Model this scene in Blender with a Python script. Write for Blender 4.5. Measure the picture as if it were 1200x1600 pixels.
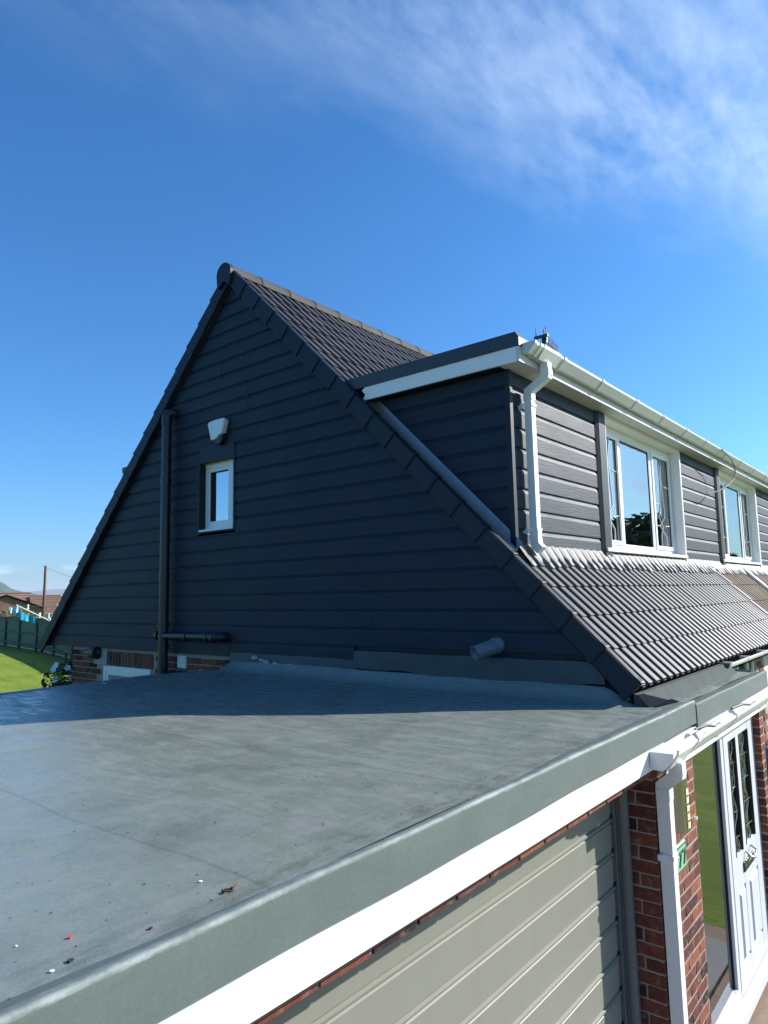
import bpy, math, random
from mathutils import Vector, Matrix
random.seed(7)
for o in list(bpy.data.objects): bpy.data.objects.remove(o)
S = bpy.context.scene
COL = S.collection
R = math.radians

# ------------------------------------------------------------------ camera
CAM = Vector((-4.526, -1.707, 0.722))
yaw, pit, rol = R(50.66), R(6.817), R(-1.2014)
fw = Vector((math.sin(yaw)*math.cos(pit), math.cos(yaw)*math.cos(pit), math.sin(pit)))
r0 = Vector((math.cos(yaw), -math.sin(yaw), 0)); u0 = r0.cross(fw)
rr = math.cos(rol)*r0 + math.sin(rol)*u0
uu = -math.sin(rol)*r0 + math.cos(rol)*u0
cd = bpy.data.cameras.new('camera'); co = bpy.data.objects.new('camera', cd); COL.objects.link(co)
cd.sensor_fit = 'VERTICAL'; cd.sensor_height = 24; cd.lens = 1070.54/1600*24
cd.clip_start = .05; cd.clip_end = 30000
co.matrix_world = Matrix(((rr.x, uu.x, -fw.x, CAM.x), (rr.y, uu.y, -fw.y, CAM.y), (rr.z, uu.z, -fw.z, CAM.z), (0, 0, 0, 1)))
S.camera = co

# ------------------------------------------------------------------ world, sun, exposure
SUN = Vector((1.56, -1.13, 1.0)).normalized()          # towards the sun
EL = math.asin(SUN.z); AZ = math.atan2(SUN.x, SUN.y)   # clockwise from +Y
W = bpy.data.worlds.new('World'); S.world = W; W.use_nodes = True
nt = W.node_tree; nt.nodes.clear()
def wn(t, **k):
    n = nt.nodes.new(t)
    for a, b in k.items(): setattr(n, a, b)
    return n
def wmath(op, a, b=None, c=None):
    n = wn('ShaderNodeMath', operation=op)
    for i, v in enumerate((a, b, c)):
        if v is None: continue
        if isinstance(v, (int, float)): n.inputs[i].default_value = v
        else: nt.links.new(v, n.inputs[i])
    return n.outputs[0]
sky = wn('ShaderNodeTexSky', sky_type='NISHITA'); sky.sun_disc = False
sky.sun_elevation = EL; sky.sun_rotation = AZ; sky.altitude = 150
sky.air_density = 1.0; sky.dust_density = 1.1; sky.ozone_density = 2.6
hs = wn('ShaderNodeHueSaturation'); hs.inputs['Saturation'].default_value = 1.08; hs.inputs['Hue'].default_value = .5
hs.inputs['Value'].default_value = 1.0
tint = wn('ShaderNodeMix', data_type='RGBA', blend_type='MULTIPLY'); tint.inputs['Factor'].default_value = 1
nt.links.new(sky.outputs[0], tint.inputs[6]); tint.inputs[7].default_value = (.58, 1.01, 1.42, 1)
nt.links.new(tint.outputs[2], hs.inputs['Color'])
tc = wn('ShaderNodeTexCoord'); sp = wn('ShaderNodeSeparateXYZ'); nt.links.new(tc.outputs['Generated'], sp.inputs[0])
zc = wmath('ADD', wmath('MAXIMUM', sp.outputs[2], 0.0), .1)
px = wmath('DIVIDE', sp.outputs[0], zc); py = wmath('DIVIDE', sp.outputs[1], zc)
cb = wn('ShaderNodeCombineXYZ'); nt.links.new(px, cb.inputs[0]); nt.links.new(py, cb.inputs[1])
def wnoise(scale, rotz, sx, sy, detail, dist, off=(0, 0, 0)):
    m = wn('ShaderNodeMapping'); m.inputs['Rotation'].default_value = (0, 0, rotz); m.inputs['Scale'].default_value = (sx, sy, 1)
    m.inputs['Location'].default_value = off
    n = wn('ShaderNodeTexNoise'); n.inputs['Scale'].default_value = scale; n.inputs['Detail'].default_value = detail
    n.inputs['Roughness'].default_value = .62; n.inputs['Distortion'].default_value = dist
    nt.links.new(cb.outputs[0], m.inputs['Vector']); nt.links.new(m.outputs[0], n.inputs['Vector'])
    return n.outputs[0]
n1 = wnoise(2.1, R(25), 1.0, 1.5, 8, .25, (3.1, 1.7, 0))
n2 = wnoise(6.0, R(-35), 1.0, 2.6, 7, .2, (.4, 2.2, 0))
n3 = wnoise(1.1, 0, 1, 1, 3, .2, (5.3, .2, 0))
ln = wmath('ADD', wmath('MULTIPLY', px, .437), wmath('MULTIPLY', py, .9))
def wsmooth(v, a, b):
    m = wn('ShaderNodeMapRange', interpolation_type='SMOOTHSTEP'); m.inputs['From Min'].default_value = a; m.inputs['From Max'].default_value = b
    nt.links.new(v, m.inputs['Value']); return m.outputs[0]
edge = wsmooth(wmath('ADD', ln, wmath('MULTIPLY', wmath('SUBTRACT', n1, .5), .6)), 1.20, .84)
body = wsmooth(wmath('ADD', wmath('MULTIPLY', n1, .66), wmath('MULTIPLY', n2, .34)), .30, .78)
patch = wsmooth(n3, .25, .6)
cov = wmath('MULTIPLY', wmath('MULTIPLY', edge, body), wmath('MULTIPLY', wmath('MULTIPLY', patch, wsmooth(px, -.2, 1.5)), .72))
# a few small low cumulus near the horizon
el_l = wmath('MULTIPLY', wsmooth(sp.outputs[2], .012, .03), wsmooth(sp.outputs[2], .075, .04))
mp = wn('ShaderNodeMapping'); mp.inputs['Scale'].default_value = (16, 16, 60); nt.links.new(tc.outputs['Generated'], mp.inputs['Vector'])
nc = wn('ShaderNodeTexNoise'); nc.inputs['Scale'].default_value = 1.0; nc.inputs['Detail'].default_value = 6; nt.links.new(mp.outputs[0], nc.inputs['Vector'])
cum = wmath('MULTIPLY', wmath('MULTIPLY', el_l, wsmooth(nc.outputs[0], .56, .72)), .5)
cov2 = wmath('MAXIMUM', cov, cum)
mix = wn('ShaderNodeMix', data_type='RGBA'); nt.links.new(cov2, mix.inputs['Factor']); nt.links.new(hs.outputs[0], mix.inputs[6])
mix.inputs[7].default_value = (6.8, 8.2, 9.8, 1)
bg = wn('ShaderNodeBackground'); bg.inputs['Strength'].default_value = .080
nt.links.new(mix.outputs[2], bg.inputs['Color'])
wo = wn('ShaderNodeOutputWorld'); nt.links.new(bg.outputs[0], wo.inputs[0])

sl = bpy.data.lights.new('sun', 'SUN'); sl.energy = 5.0; sl.angle = R(.53); sl.color = (1, .955, .885)
so = bpy.data.objects.new('sun', sl); COL.objects.link(so)
so.rotation_euler = SUN.to_track_quat('Z', 'Y').to_euler(); so.location = (8, -8, 12)
S.view_settings.view_transform = 'Standard'; S.view_settings.look = 'None'; S.view_settings.gamma = 1
S.view_settings.exposure = 0.9; S.view_settings.use_curve_mapping = False
S.render.engine = 'CYCLES'

# ------------------------------------------------------------------ materials
def lk(t, a, b): t.links.new(a, b)
class NB:
    def __init__(s, name):
        m = bpy.data.materials.new(name); m.use_nodes = True; s.m = m; s.t = m.node_tree; s.t.nodes.clear()
        s.out = s.n('ShaderNodeOutputMaterial')
    def n(s, t, **k):
        q = s.t.nodes.new(t)
        for a, b in k.items(): setattr(q, a, b)
        return q
    def v(s, sock, val):
        if isinstance(val, bpy.types.NodeSocket): lk(s.t, val, sock)
        else: sock.default_value = val
    def math(s, op, a, b=0.0, c=0.0):
        q = s.n('ShaderNodeMath', operation=op)
        for i, x in enumerate((a, b, c)): s.v(q.inputs[i], x)
        return q.outputs[0]
    def pos(s, sc=(1, 1, 1), rot=(0, 0, 0)):
        g = s.n('ShaderNodeNewGeometry'); m = s.n('ShaderNodeMapping'); m.inputs['Scale'].default_value = sc; m.inputs['Rotation'].default_value = rot
        lk(s.t, g.outputs['Position'], m.inputs['Vector']); return m.outputs[0]
    def noise(s, vec, scale=1, detail=4, rough=.55, dist=0):
        q = s.n('ShaderNodeTexNoise'); lk(s.t, vec, q.inputs['Vector']); q.inputs['Scale'].default_value = scale
        q.inputs['Detail'].default_value = detail; q.inputs['Roughness'].default_value = rough; q.inputs['Distortion'].default_value = dist
        return q.outputs[0]
    def ss(s, val, a, b, lo=0., hi=1.):
        q = s.n('ShaderNodeMapRange', interpolation_type='SMOOTHSTEP'); s.v(q.inputs['Value'], val)
        q.inputs['From Min'].default_value = a; q.inputs['From Max'].default_value = b; q.inputs['To Min'].default_value = lo; q.inputs['To Max'].default_value = hi
        return q.outputs[0]
    def mix(s, f, a, b):
        q = s.n('ShaderNodeMix', data_type='RGBA'); s.v(q.inputs['Factor'], f)
        for i, x in ((6, a), (7, b)):
            if isinstance(x, bpy.types.NodeSocket): lk(s.t, x, q.inputs[i])
            else: q.inputs[i].default_value = (*x, 1)
        return q.outputs[2]
    def ramp(s, f, stops, interp='LINEAR'):
        q = s.n('ShaderNodeValToRGB'); q.color_ramp.interpolation = interp
        e = q.color_ramp.elements
        while len(e) < len(stops): e.new(.5)
        for i, (p, c) in enumerate(stops): e[i].position = p; e[i].color = (*c, 1)
        lk(s.t, f, q.inputs[0]); return q.outputs[0]
    def val(s, col, f):
        q = s.n('ShaderNodeHueSaturation'); s.v(q.inputs['Value'], f)
        if isinstance(col, bpy.types.NodeSocket): lk(s.t, col, q.inputs['Color'])
        else: q.inputs['Color'].default_value = (*col, 1)
        return q.outputs[0]
    def rnd(s): return s.n('ShaderNodeObjectInfo').outputs['Random']
    def bump(s, h, strength=.3, dist=.01):
        q = s.n('ShaderNodeBump'); q.inputs['Strength'].default_value = strength; q.inputs['Distance'].default_value = dist; lk(s.t, h, q.inputs['Height']); return q.outputs[0]
    def fin(s, col, rough=.5, normal=None, metal=0, spec=.5, coat=0):
        p = s.n('ShaderNodeBsdfPrincipled')
        if isinstance(col, bpy.types.NodeSocket): lk(s.t, col, p.inputs['Base Color'])
        else: p.inputs['Base Color'].default_value = (*col, 1)
        s.v(p.inputs['Roughness'], rough); p.inputs['Metallic'].default_value = metal; p.inputs['Specular IOR Level'].default_value = spec
        if coat: p.inputs['Coat Weight'].default_value = coat
        if normal: lk(s.t, normal, p.inputs['Normal'])
        lk(s.t, p.outputs[0], s.out.inputs[0]); s.p = p; return s.m

def simple(name, col, rough=.5, nsc=8., namt=.12, sc=(1, 1, 1), rnd=0., bstr=0., bsc=60., metal=0, spec=.5, bd=.004):
    b = NB(name); v = b.pos(sc)
    n = b.noise(v, nsc, 5)
    f = b.math('ADD', 1.0, b.math('MULTIPLY', b.math('SUBTRACT', n, .5), 2*namt))
    if rnd: f = b.math('MULTIPLY', f, b.math('ADD', 1.0, b.math('MULTIPLY', b.math('SUBTRACT', b.rnd(), .5), 2*rnd)))
    nm = b.bump(b.noise(v, bsc, 4), bstr, bd) if bstr else None
    return b.fin(b.val(col, f), rough, nm, metal, spec)

def cladding(name, col):
    b = NB(name); v = b.pos((5, 5, 150)); g = b.noise(v, 1.0, 6, .6, .4)
    big = b.noise(b.pos((1.2, 1.2, 3)), 1.6, 4)
    f = b.math('ADD', .72, b.math('ADD', b.math('MULTIPLY', g, .32), b.math('MULTIPLY', big, .26)))
    f = b.math('MULTIPLY', f, b.math('ADD', .93, b.math('MULTIPLY', b.rnd(), .14)))
    dust = b.ss(b.noise(b.pos((3, 3, 9)), 2.2, 7, .7), .56, .8, 0, .2)
    c = b.mix(dust, b.val(col, f), (.03, .036, .044))
    rg = b.math('ADD', .48, b.math('MULTIPLY', big, .2))
    return b.fin(c, rg, b.bump(g, .75, .0035), spec=.40)
M = {}
M['clad'] = cladding('anthracite_cladding', (.0030, .0110, .0270))
M['trim'] = simple('anthracite_trim', (.0055, .0105, .020), .5, 4, .15, spec=.33)
M['white'] = simple('white_pvc', (.78, .78, .77), .32, 3.5, .05, rnd=.02)
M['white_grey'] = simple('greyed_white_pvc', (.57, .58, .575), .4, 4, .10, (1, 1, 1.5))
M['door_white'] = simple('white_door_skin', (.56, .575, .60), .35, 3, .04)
M['paver'] = simple('tan_block_paving', (.24, .165, .115), .9, 14, .3, bstr=.5, bsc=60)
M['wedge_dark'] = simple('dark_wedge_skin', (.016, .020, .024), 1.0, 9, .4, spec=0)  # near-black colour of the wedge sheets at the verge foot
M['fillet'] = simple('dull_fibreglass', (.085, .095, .09), .95, 7, .25, spec=.1)
M['lead_new'] = simple('bright_lead', (.24, .245, .25), .42, 12, .3, bstr=.4, bsc=30, metal=.5)
M['white_old'] = simple('weathered_white_pvc', (.70, .69, .65), .42, 5, .12, (1, 1, 1.5))
M['black_pipe'] = simple('black_pipe_plastic', (.012, .014, .018), .3, 6, .2)
M['black'] = simple('black_plastic', (.012, .012, .013), .4, 6, .2)
M['grey_pipe'] = simple('grey_pipe_plastic', (.11, .14, .17), .42, 6, .12)
M['lead'] = simple('lead_flashing', (.085, .082, .085), .55, 14, .35, bstr=.4, bsc=45)
M['lead_green'] = simple('coated_flashing', (.032, .044, .045), .5, 5, .5, bstr=.3, bsc=20)
M['mortar'] = simple('mortar', (.30, .26, .22), .95, 30, .25, bstr=.6, bsc=180)
M['mortar_dirty'] = simple('mortar_rendered', (.38, .36, .33), .95, 12, .35, bstr=.6, bsc=90)
M['dark'] = simple('dark_room', (.02, .02, .022), .9)
M['room'] = simple('room_plaster', (.17, .17, .17), .9)
M['curtain'] = simple('net_curtain', (.55, .57, .58), .9, 5, .1)
M['rubber'] = simple('window_gasket', (.01, .01, .01), .6)
M['deck_shade'] = simple('underlay_shade_black', (.006, .006, .006), 1, spec=0)  # roof underlay; also painted shade under the eaves and inside the pipe
M['fence'] = simple('green_fence_paint', (.045, .105, .068), .75, 3, .3, (6, 6, 1), rnd=.08, bstr=.3, bsc=40)
M['conc'] = simple('concrete', (.36, .335, .29), .9, 6, .2, bstr=.4, bsc=80)
M['slab'] = simple('grey_slab', (.20, .205, .205), .85, 8, .2, bstr=.3, bsc=70)
M['steel'] = simple('brushed_steel', (.45, .45, .42), .22, 5, .08, (1, 1, 40), metal=1)
M['cream'] = simple('cream_diffuser', (.72, .66, .38), .5)
M['plaque'] = simple('green_plaque', (.22, .46, .29), .45, 20, .12)
M['plaque_dark'] = simple('green_plaque_lettering', (.035, .12, .06), .45)
M['blue'] = simple('blue_bin_plastic', (.012, .085, .21), .4, 5, .12)
M['teal'] = simple('teal_plastic', (.02, .16, .20), .4)
M['brown_tile'] = None
M['pole'] = simple('weathered_timber', (.13, .055, .045), .85, 10, .3, (1, 1, .2))
M['cyan'] = simple('turquoise_cloth', (.04, .40, .55), .85, 12, .15)
M['paleblue'] = simple('pale_blue_cloth', (.35, .62, .72), .85, 12, .15)
M['cable'] = simple('grey_cable', (.10, .10, .10), .6)
M['alu'] = simple('dark_aluminium', (.05, .055, .07), .45, metal=.3)
M['foam'] = simple('expanding_foam', (.62, .52, .38), .9, 40, .25, bstr=.8, bsc=90)
M['red'] = simple('red_chip', (.55, .04, .03), .6)
M['debris'] = simple('dead_leaf', (.035, .025, .018), .9, 50, .4)
M['leafred'] = simple('reddish_stalk', (.17, .085, .06), .8)
M['petal'] = simple('white_petal', (.80, .80, .82), .6)
M['yellowgreen'] = simple('lime_leaf', (.42, .50, .06), .6)
M['render'] = simple('pale_render', (.62, .58, .50), .9, 3, .1)
M['gasket_dark'] = M['rubber']

def tile_mat(name, c1, c2, rough, spec=.5):
    b = NB(name); v = b.pos()
    n = b.noise(v, 9, 6, .65); fine = b.noise(v, 220, 3)
    f = b.math('MULTIPLY', b.math('ADD', .78, b.math('MULTIPLY', n, .44)), b.math('ADD', .72, b.math('MULTIPLY', b.rnd(), .56)))
    c = b.val(b.mix(b.ss(b.noise(v, 2.3, 5), .4, .7), c1, c2), f)
    lich = b.ss(b.noise(v, 26, 4, .6), .66, .74, 0, .35); c = b.mix(lich, c, tuple(min(1, q*2.6) for q in c2))
    rough = b.math('ADD', rough-.08, b.math('ADD', b.math('MULTIPLY', n, .1), b.math('MULTIPLY', b.rnd(), .07)))
    return b.fin(c, rough, b.bump(fine, .2, .002), spec=spec)
M['tile'] = tile_mat('dark_concrete_tile', (.022, .0185, .019), (.034, .029, .029), .52, .75)
M['ridge'] = tile_mat('dark_ridge_tile', (.03, .026, .027), (.036, .032, .033), .75, .3)
M['brown_tile'] = tile_mat('weathered_brown_tile', (.105, .072, .045), (.14, .10, .06), .8)
M['far_tile'] = tile_mat('red_brown_tile', (.17, .095, .065), (.21, .12, .08), .85)

# bricks: each brick draws its own shade
def brick_mat(name, smear):
    b = NB(name); v = b.pos()
    c = b.ramp(b.rnd(), [(0, (.19, .052, .030)), (.22, (.27, .085, .045)), (.42, (.13, .036, .026)), (.60, (.23, .07, .045)), (.74, (.070, .024, .024)), (.86, (.16, .045, .03)), (.95, (.035, .020, .022))])
    n = b.noise(v, 28, 6, .7); f = b.math('ADD', .46, b.math('MULTIPLY', n, .72)); c = b.val(c, f)
    blot = b.ss(b.noise(v, 38, 4, .6, .6), .56, .70, 0, .75)
    c = b.mix(blot, c, (.075, .026, .022))
    sm = b.ss(b.noise(v, 15, 6, .68, .5), .50, .76, 0, smear)
    c = b.mix(sm, c, (.36, .27, .21))
    return b.fin(c, .88, b.bump(b.noise(v, 110, 5, .7), .6, .004), spec=.25)
M['brick'] = brick_mat('red_brick', .55); M['brick_clean'] = brick_mat('red_brick_sheltered', .3)

def grp():
    b = NB('grey_fibreglass_roof'); v = b.pos()
    big = b.noise(v, 1.1, 6, .62, .5); mid = b.noise(b.pos((1, 2.0, 1), (0, 0, .5)), 4.2, 8, .7, .7); fine = b.noise(v, 55, 6, .72, 1.2)
    fib = b.noise(b.pos((1, 1, 1)), 130, 4, .7, 2.5)
    f = b.math('ADD', .57, b.math('ADD', b.math('MULTIPLY', big, .36), b.math('ADD', b.math('MULTIPLY', mid, .30), b.math('MULTIPLY', fine, .22))))
    f = b.math('ADD', b.math('MULTIPLY', b.math('SUBTRACT', b.noise(v, 120, 4, .75), .5), 1.0), f)
    c = b.val((.190, .220, .190), f)
    chalk = b.ss(b.math('ADD', b.math('MULTIPLY', mid, .8), b.math('MULTIPLY', b.noise(b.pos((1, 1.6, 1), (0, 0, .4)), 13, 6, .7, 1.0), .28)), .50, .70, 0, .7); c = b.mix(chalk, c, (.235, .238, .225))
    grn = b.ss(b.noise(v, 1.9, 5, .6, .3), .5, .7, 0, .5); c = b.mix(grn, c, (.115, .140, .125))
    scr = b.ss(b.noise(b.pos((1.4, 9, 1), (0, 0, .9)), 5, 8, .78, .4), .66, .74, 0, .5); c = b.mix(scr, c, (.40, .42, .41))
    fl = b.ss(b.noise(v, 34, 2), .725, .75, 0, .8); c = b.mix(fl, c, (.045, .05, .05))
    damp = b.ss(b.noise(b.pos((1, 1.5, 1), (0, 0, -.4)), 2.6, 7, .72, .6), .42, .68)
    stk = b.ss(b.noise(b.pos((5, 1.3, 1), (0, 0, -.55)), 2.4, 7, .75, .5), .40, .66)
    rg = b.math('ADD', .19, b.math('ADD', b.math('MULTIPLY', damp, .12), b.math('MULTIPLY', stk, .26)))
    gx = b.n('ShaderNodeSeparateXYZ'); lk(b.t, b.pos(), gx.inputs[0])
    wob = b.math('MULTIPLY', b.math('SUBTRACT', b.noise(b.pos(), 1.3, 3), .5), .10)
    fx = b.math('FRACT', b.math('MULTIPLY', b.math('ADD', b.math('ADD', gx.outputs[0], b.math('MULTIPLY', gx.outputs[1], .02)), wob), .91))
    lap = b.math('MULTIPLY', b.ss(fx, .0, .012), b.ss(fx, .10, .04))
    lapd = b.math('MULTIPLY', b.ss(fx, .0, .006), b.ss(fx, .022, .010)); c = b.mix(b.math('MULTIPLY', lapd, .20), c, (.07, .08, .075))
    edge_d = b.math('MULTIPLY', b.ss(gx.outputs[1], -.05, -.26), b.ss(b.noise(b.pos((1, 3, 1)), 6, 6, .75), .42, .66, 0, .55)); c = b.mix(edge_d, c, (.075, .08, .065))
    h = b.math('ADD', b.math('MULTIPLY', lap, .5), b.math('MULTIPLY', fib, .35), b.math('ADD', b.math('MULTIPLY', fine, .5), b.math('MULTIPLY', mid, 2.2)))
    return b.fin(c, rg, b.bump(h, .30, .006), spec=.5)
M['grp'] = grp()
def grp_kerb():
    b = NB('grey_fibreglass_trim'); v = b.pos()
    g = b.n('ShaderNodeNewGeometry'); s = b.n('ShaderNodeSeparateXYZ'); lk(b.t, g.outputs['Position'], s.inputs[0])
    big = b.noise(b.pos((1.3, 1, 2)), 2.4, 6, .65, .4); fine = b.noise(v, 60, 5, .7)
    c = b.val((.095, .124, .113), b.math('ADD', .62, b.math('ADD', b.math('MULTIPLY', big, .5), b.math('MULTIPLY', fine, .25))))
    ch = b.ss(b.noise(b.pos((1.0, 1, 4)), 2.2, 5, .6, .5), .57, .74, 0, .45); c = b.mix(ch, c, (.17, .185, .175))
    # rubbed, chalky arris along the rounded top edge
    z = b.math('ADD', s.outputs[2], b.math('MULTIPLY', b.math('SUBTRACT', b.noise(b.pos((9, 9, 30)), 1.6, 7, .75), .5), .022))
    w = b.ss(z, -.022, -.012)
    c = b.mix(b.math('MULTIPLY', w, b.ss(b.noise(b.pos((2.2, 2, 2)), 1.7, 6, .75), .35, .62, .15, .7)), c, (.34, .37, .355))
    return b.fin(c, .74, b.bump(b.math('ADD', fine, b.math('MULTIPLY', big, 1.5)), .22, .005), spec=.4)
M['kerb'] = grp_kerb()
M['dormer_kerb'] = simple('anthracite_roof_trim', (.026, .036, .046), .45, 3, .16)
def door_mat():
    b = NB('grey_green_door_paint'); v = b.pos()
    st = b.noise(b.pos((7, 1, .8)), 1.4, 6, .7); sp_ = b.ss(b.noise(v, 26, 3), .74, .76, 0, .8)
    c = b.val((.190, .192, .160), b.math('ADD', .9, b.math('MULTIPLY', st, .2)))
    c = b.mix(sp_, c, (.10, .07, .045))
    rust = b.ss(b.noise(b.pos((3, 1, .7)), 2.1, 5, .6), .66, .8, 0, .25); c = b.mix(rust, c, (.18, .14, .10))
    return b.fin(c, .45, b.bump(b.noise(v, 160, 3), .08, .002))
M['door'] = door_mat()
M['steel_frame'] = simple('grey_painted_steel', (.105, .115, .115), .4, 6, .15)

def glass(name, ior=1.9, tint=(.93, .96, .96), rough=.0):
    b = NB(name); fr = b.n('ShaderNodeFresnel'); fr.inputs['IOR'].default_value = ior
    g = b.n('ShaderNodeBsdfGlossy'); g.inputs['Roughness'].default_value = rough; g.inputs['Color'].default_value = (.95, .97, .98, 1)
    wv = b.bump(b.noise(b.pos(), 3.0, 2), .012, .05); lk(b.t, wv, g.inputs['Normal'])
    t = b.n('ShaderNodeBsdfTransparent'); t.inputs['Color'].default_value = (*tint, 1)
    m = b.n('ShaderNodeMixShader'); lk(b.t, fr.outputs[0], m.inputs[0]); lk(b.t, t.outputs[0], m.inputs[1]); lk(b.t, g.outputs[0], m.inputs[2])
    lk(b.t, m.outputs[0], b.out.inputs[0]); return b.m
M['glass'] = glass('window_glass', 5.5)
M['glass_side'] = glass('sidelight_glass', 4.2, (.55, .58, .56), .02)
M['glass_small'] = glass('gable_window_glass', 7.5)

def ground_mat():
    b = NB('lawn_grass'); v = b.pos()
    n = b.noise(v, .7, 6, .65); m = b.noise(b.pos((1, .35, 1)), 2.6, 6, .7); f = b.noise(b.pos((1, .45, 1)), 24, 6, .75)
    c = b.ramp(b.math('ADD', b.math('MULTIPLY', n, .4), b.math('MULTIPLY', m, .6)), [(.28, (.07, .12, .012)), (.5, (.145, .205, .018)), (.70, (.26, .28, .05))])
    c = b.val(c, b.math('ADD', .6, b.math('MULTIPLY', f, .8)))
    return b.fin(c, .9, b.bump(f, .8, .03), spec=.2)
M['grass'] = ground_mat()
M['blade'] = simple('grass_blades', (.11, .17, .018), .75, 2.2, .45, rnd=0, spec=.2)
def hill_mat(name, c1, c2):
    b = NB(name); v = b.pos((1, 1, 1)); n = b.noise(v, .004, 8, .65)
    return b.fin(b.mix(b.ss(n, .4, .62), c1, c2), 1, None, spec=.1)
M['hill'] = hill_mat('hill_fields', (.05, .085, .025), (.022, .045, .02))
M['leaf'] = simple('leaf_green', (.075, .11, .035), .6, 3, .4, spec=.3)
M['leaf_warm'] = simple('leaf_olive', (.15, .15, .035), .65, 2.5, .4, spec=.3)
M['leaf_dark'] = simple('leaf_dark', (.022, .045, .015), .6, 3, .35, spec=.3)
M['bark'] = simple('bark', (.07, .05, .035), .9, 12, .3, bstr=.5, bsc=30)

# ------------------------------------------------------------------ object helpers
def wmat(o):
    if o.parent: return wmat(o.parent) @ o.matrix_parent_inverse @ o.matrix_basis
    return o.matrix_basis.copy()
def put(o, parent):
    COL.objects.link(o)
    if parent:
        o.parent = parent; o.matrix_parent_inverse = wmat(parent).inverted()
    return o
def tag(o, label=None, cat=None, group=None, kind=None):
    if label: o['label'] = label
    if cat: o['category'] = cat
    if group: o['group'] = group
    if kind: o['kind'] = kind
    return o
def thing(name, loc, label, cat, group=None):
    o = bpy.data.objects.new(name, None); o.empty_display_size = .2; o.location = loc; COL.objects.link(o)
    return tag(o, label, cat, group)

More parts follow.
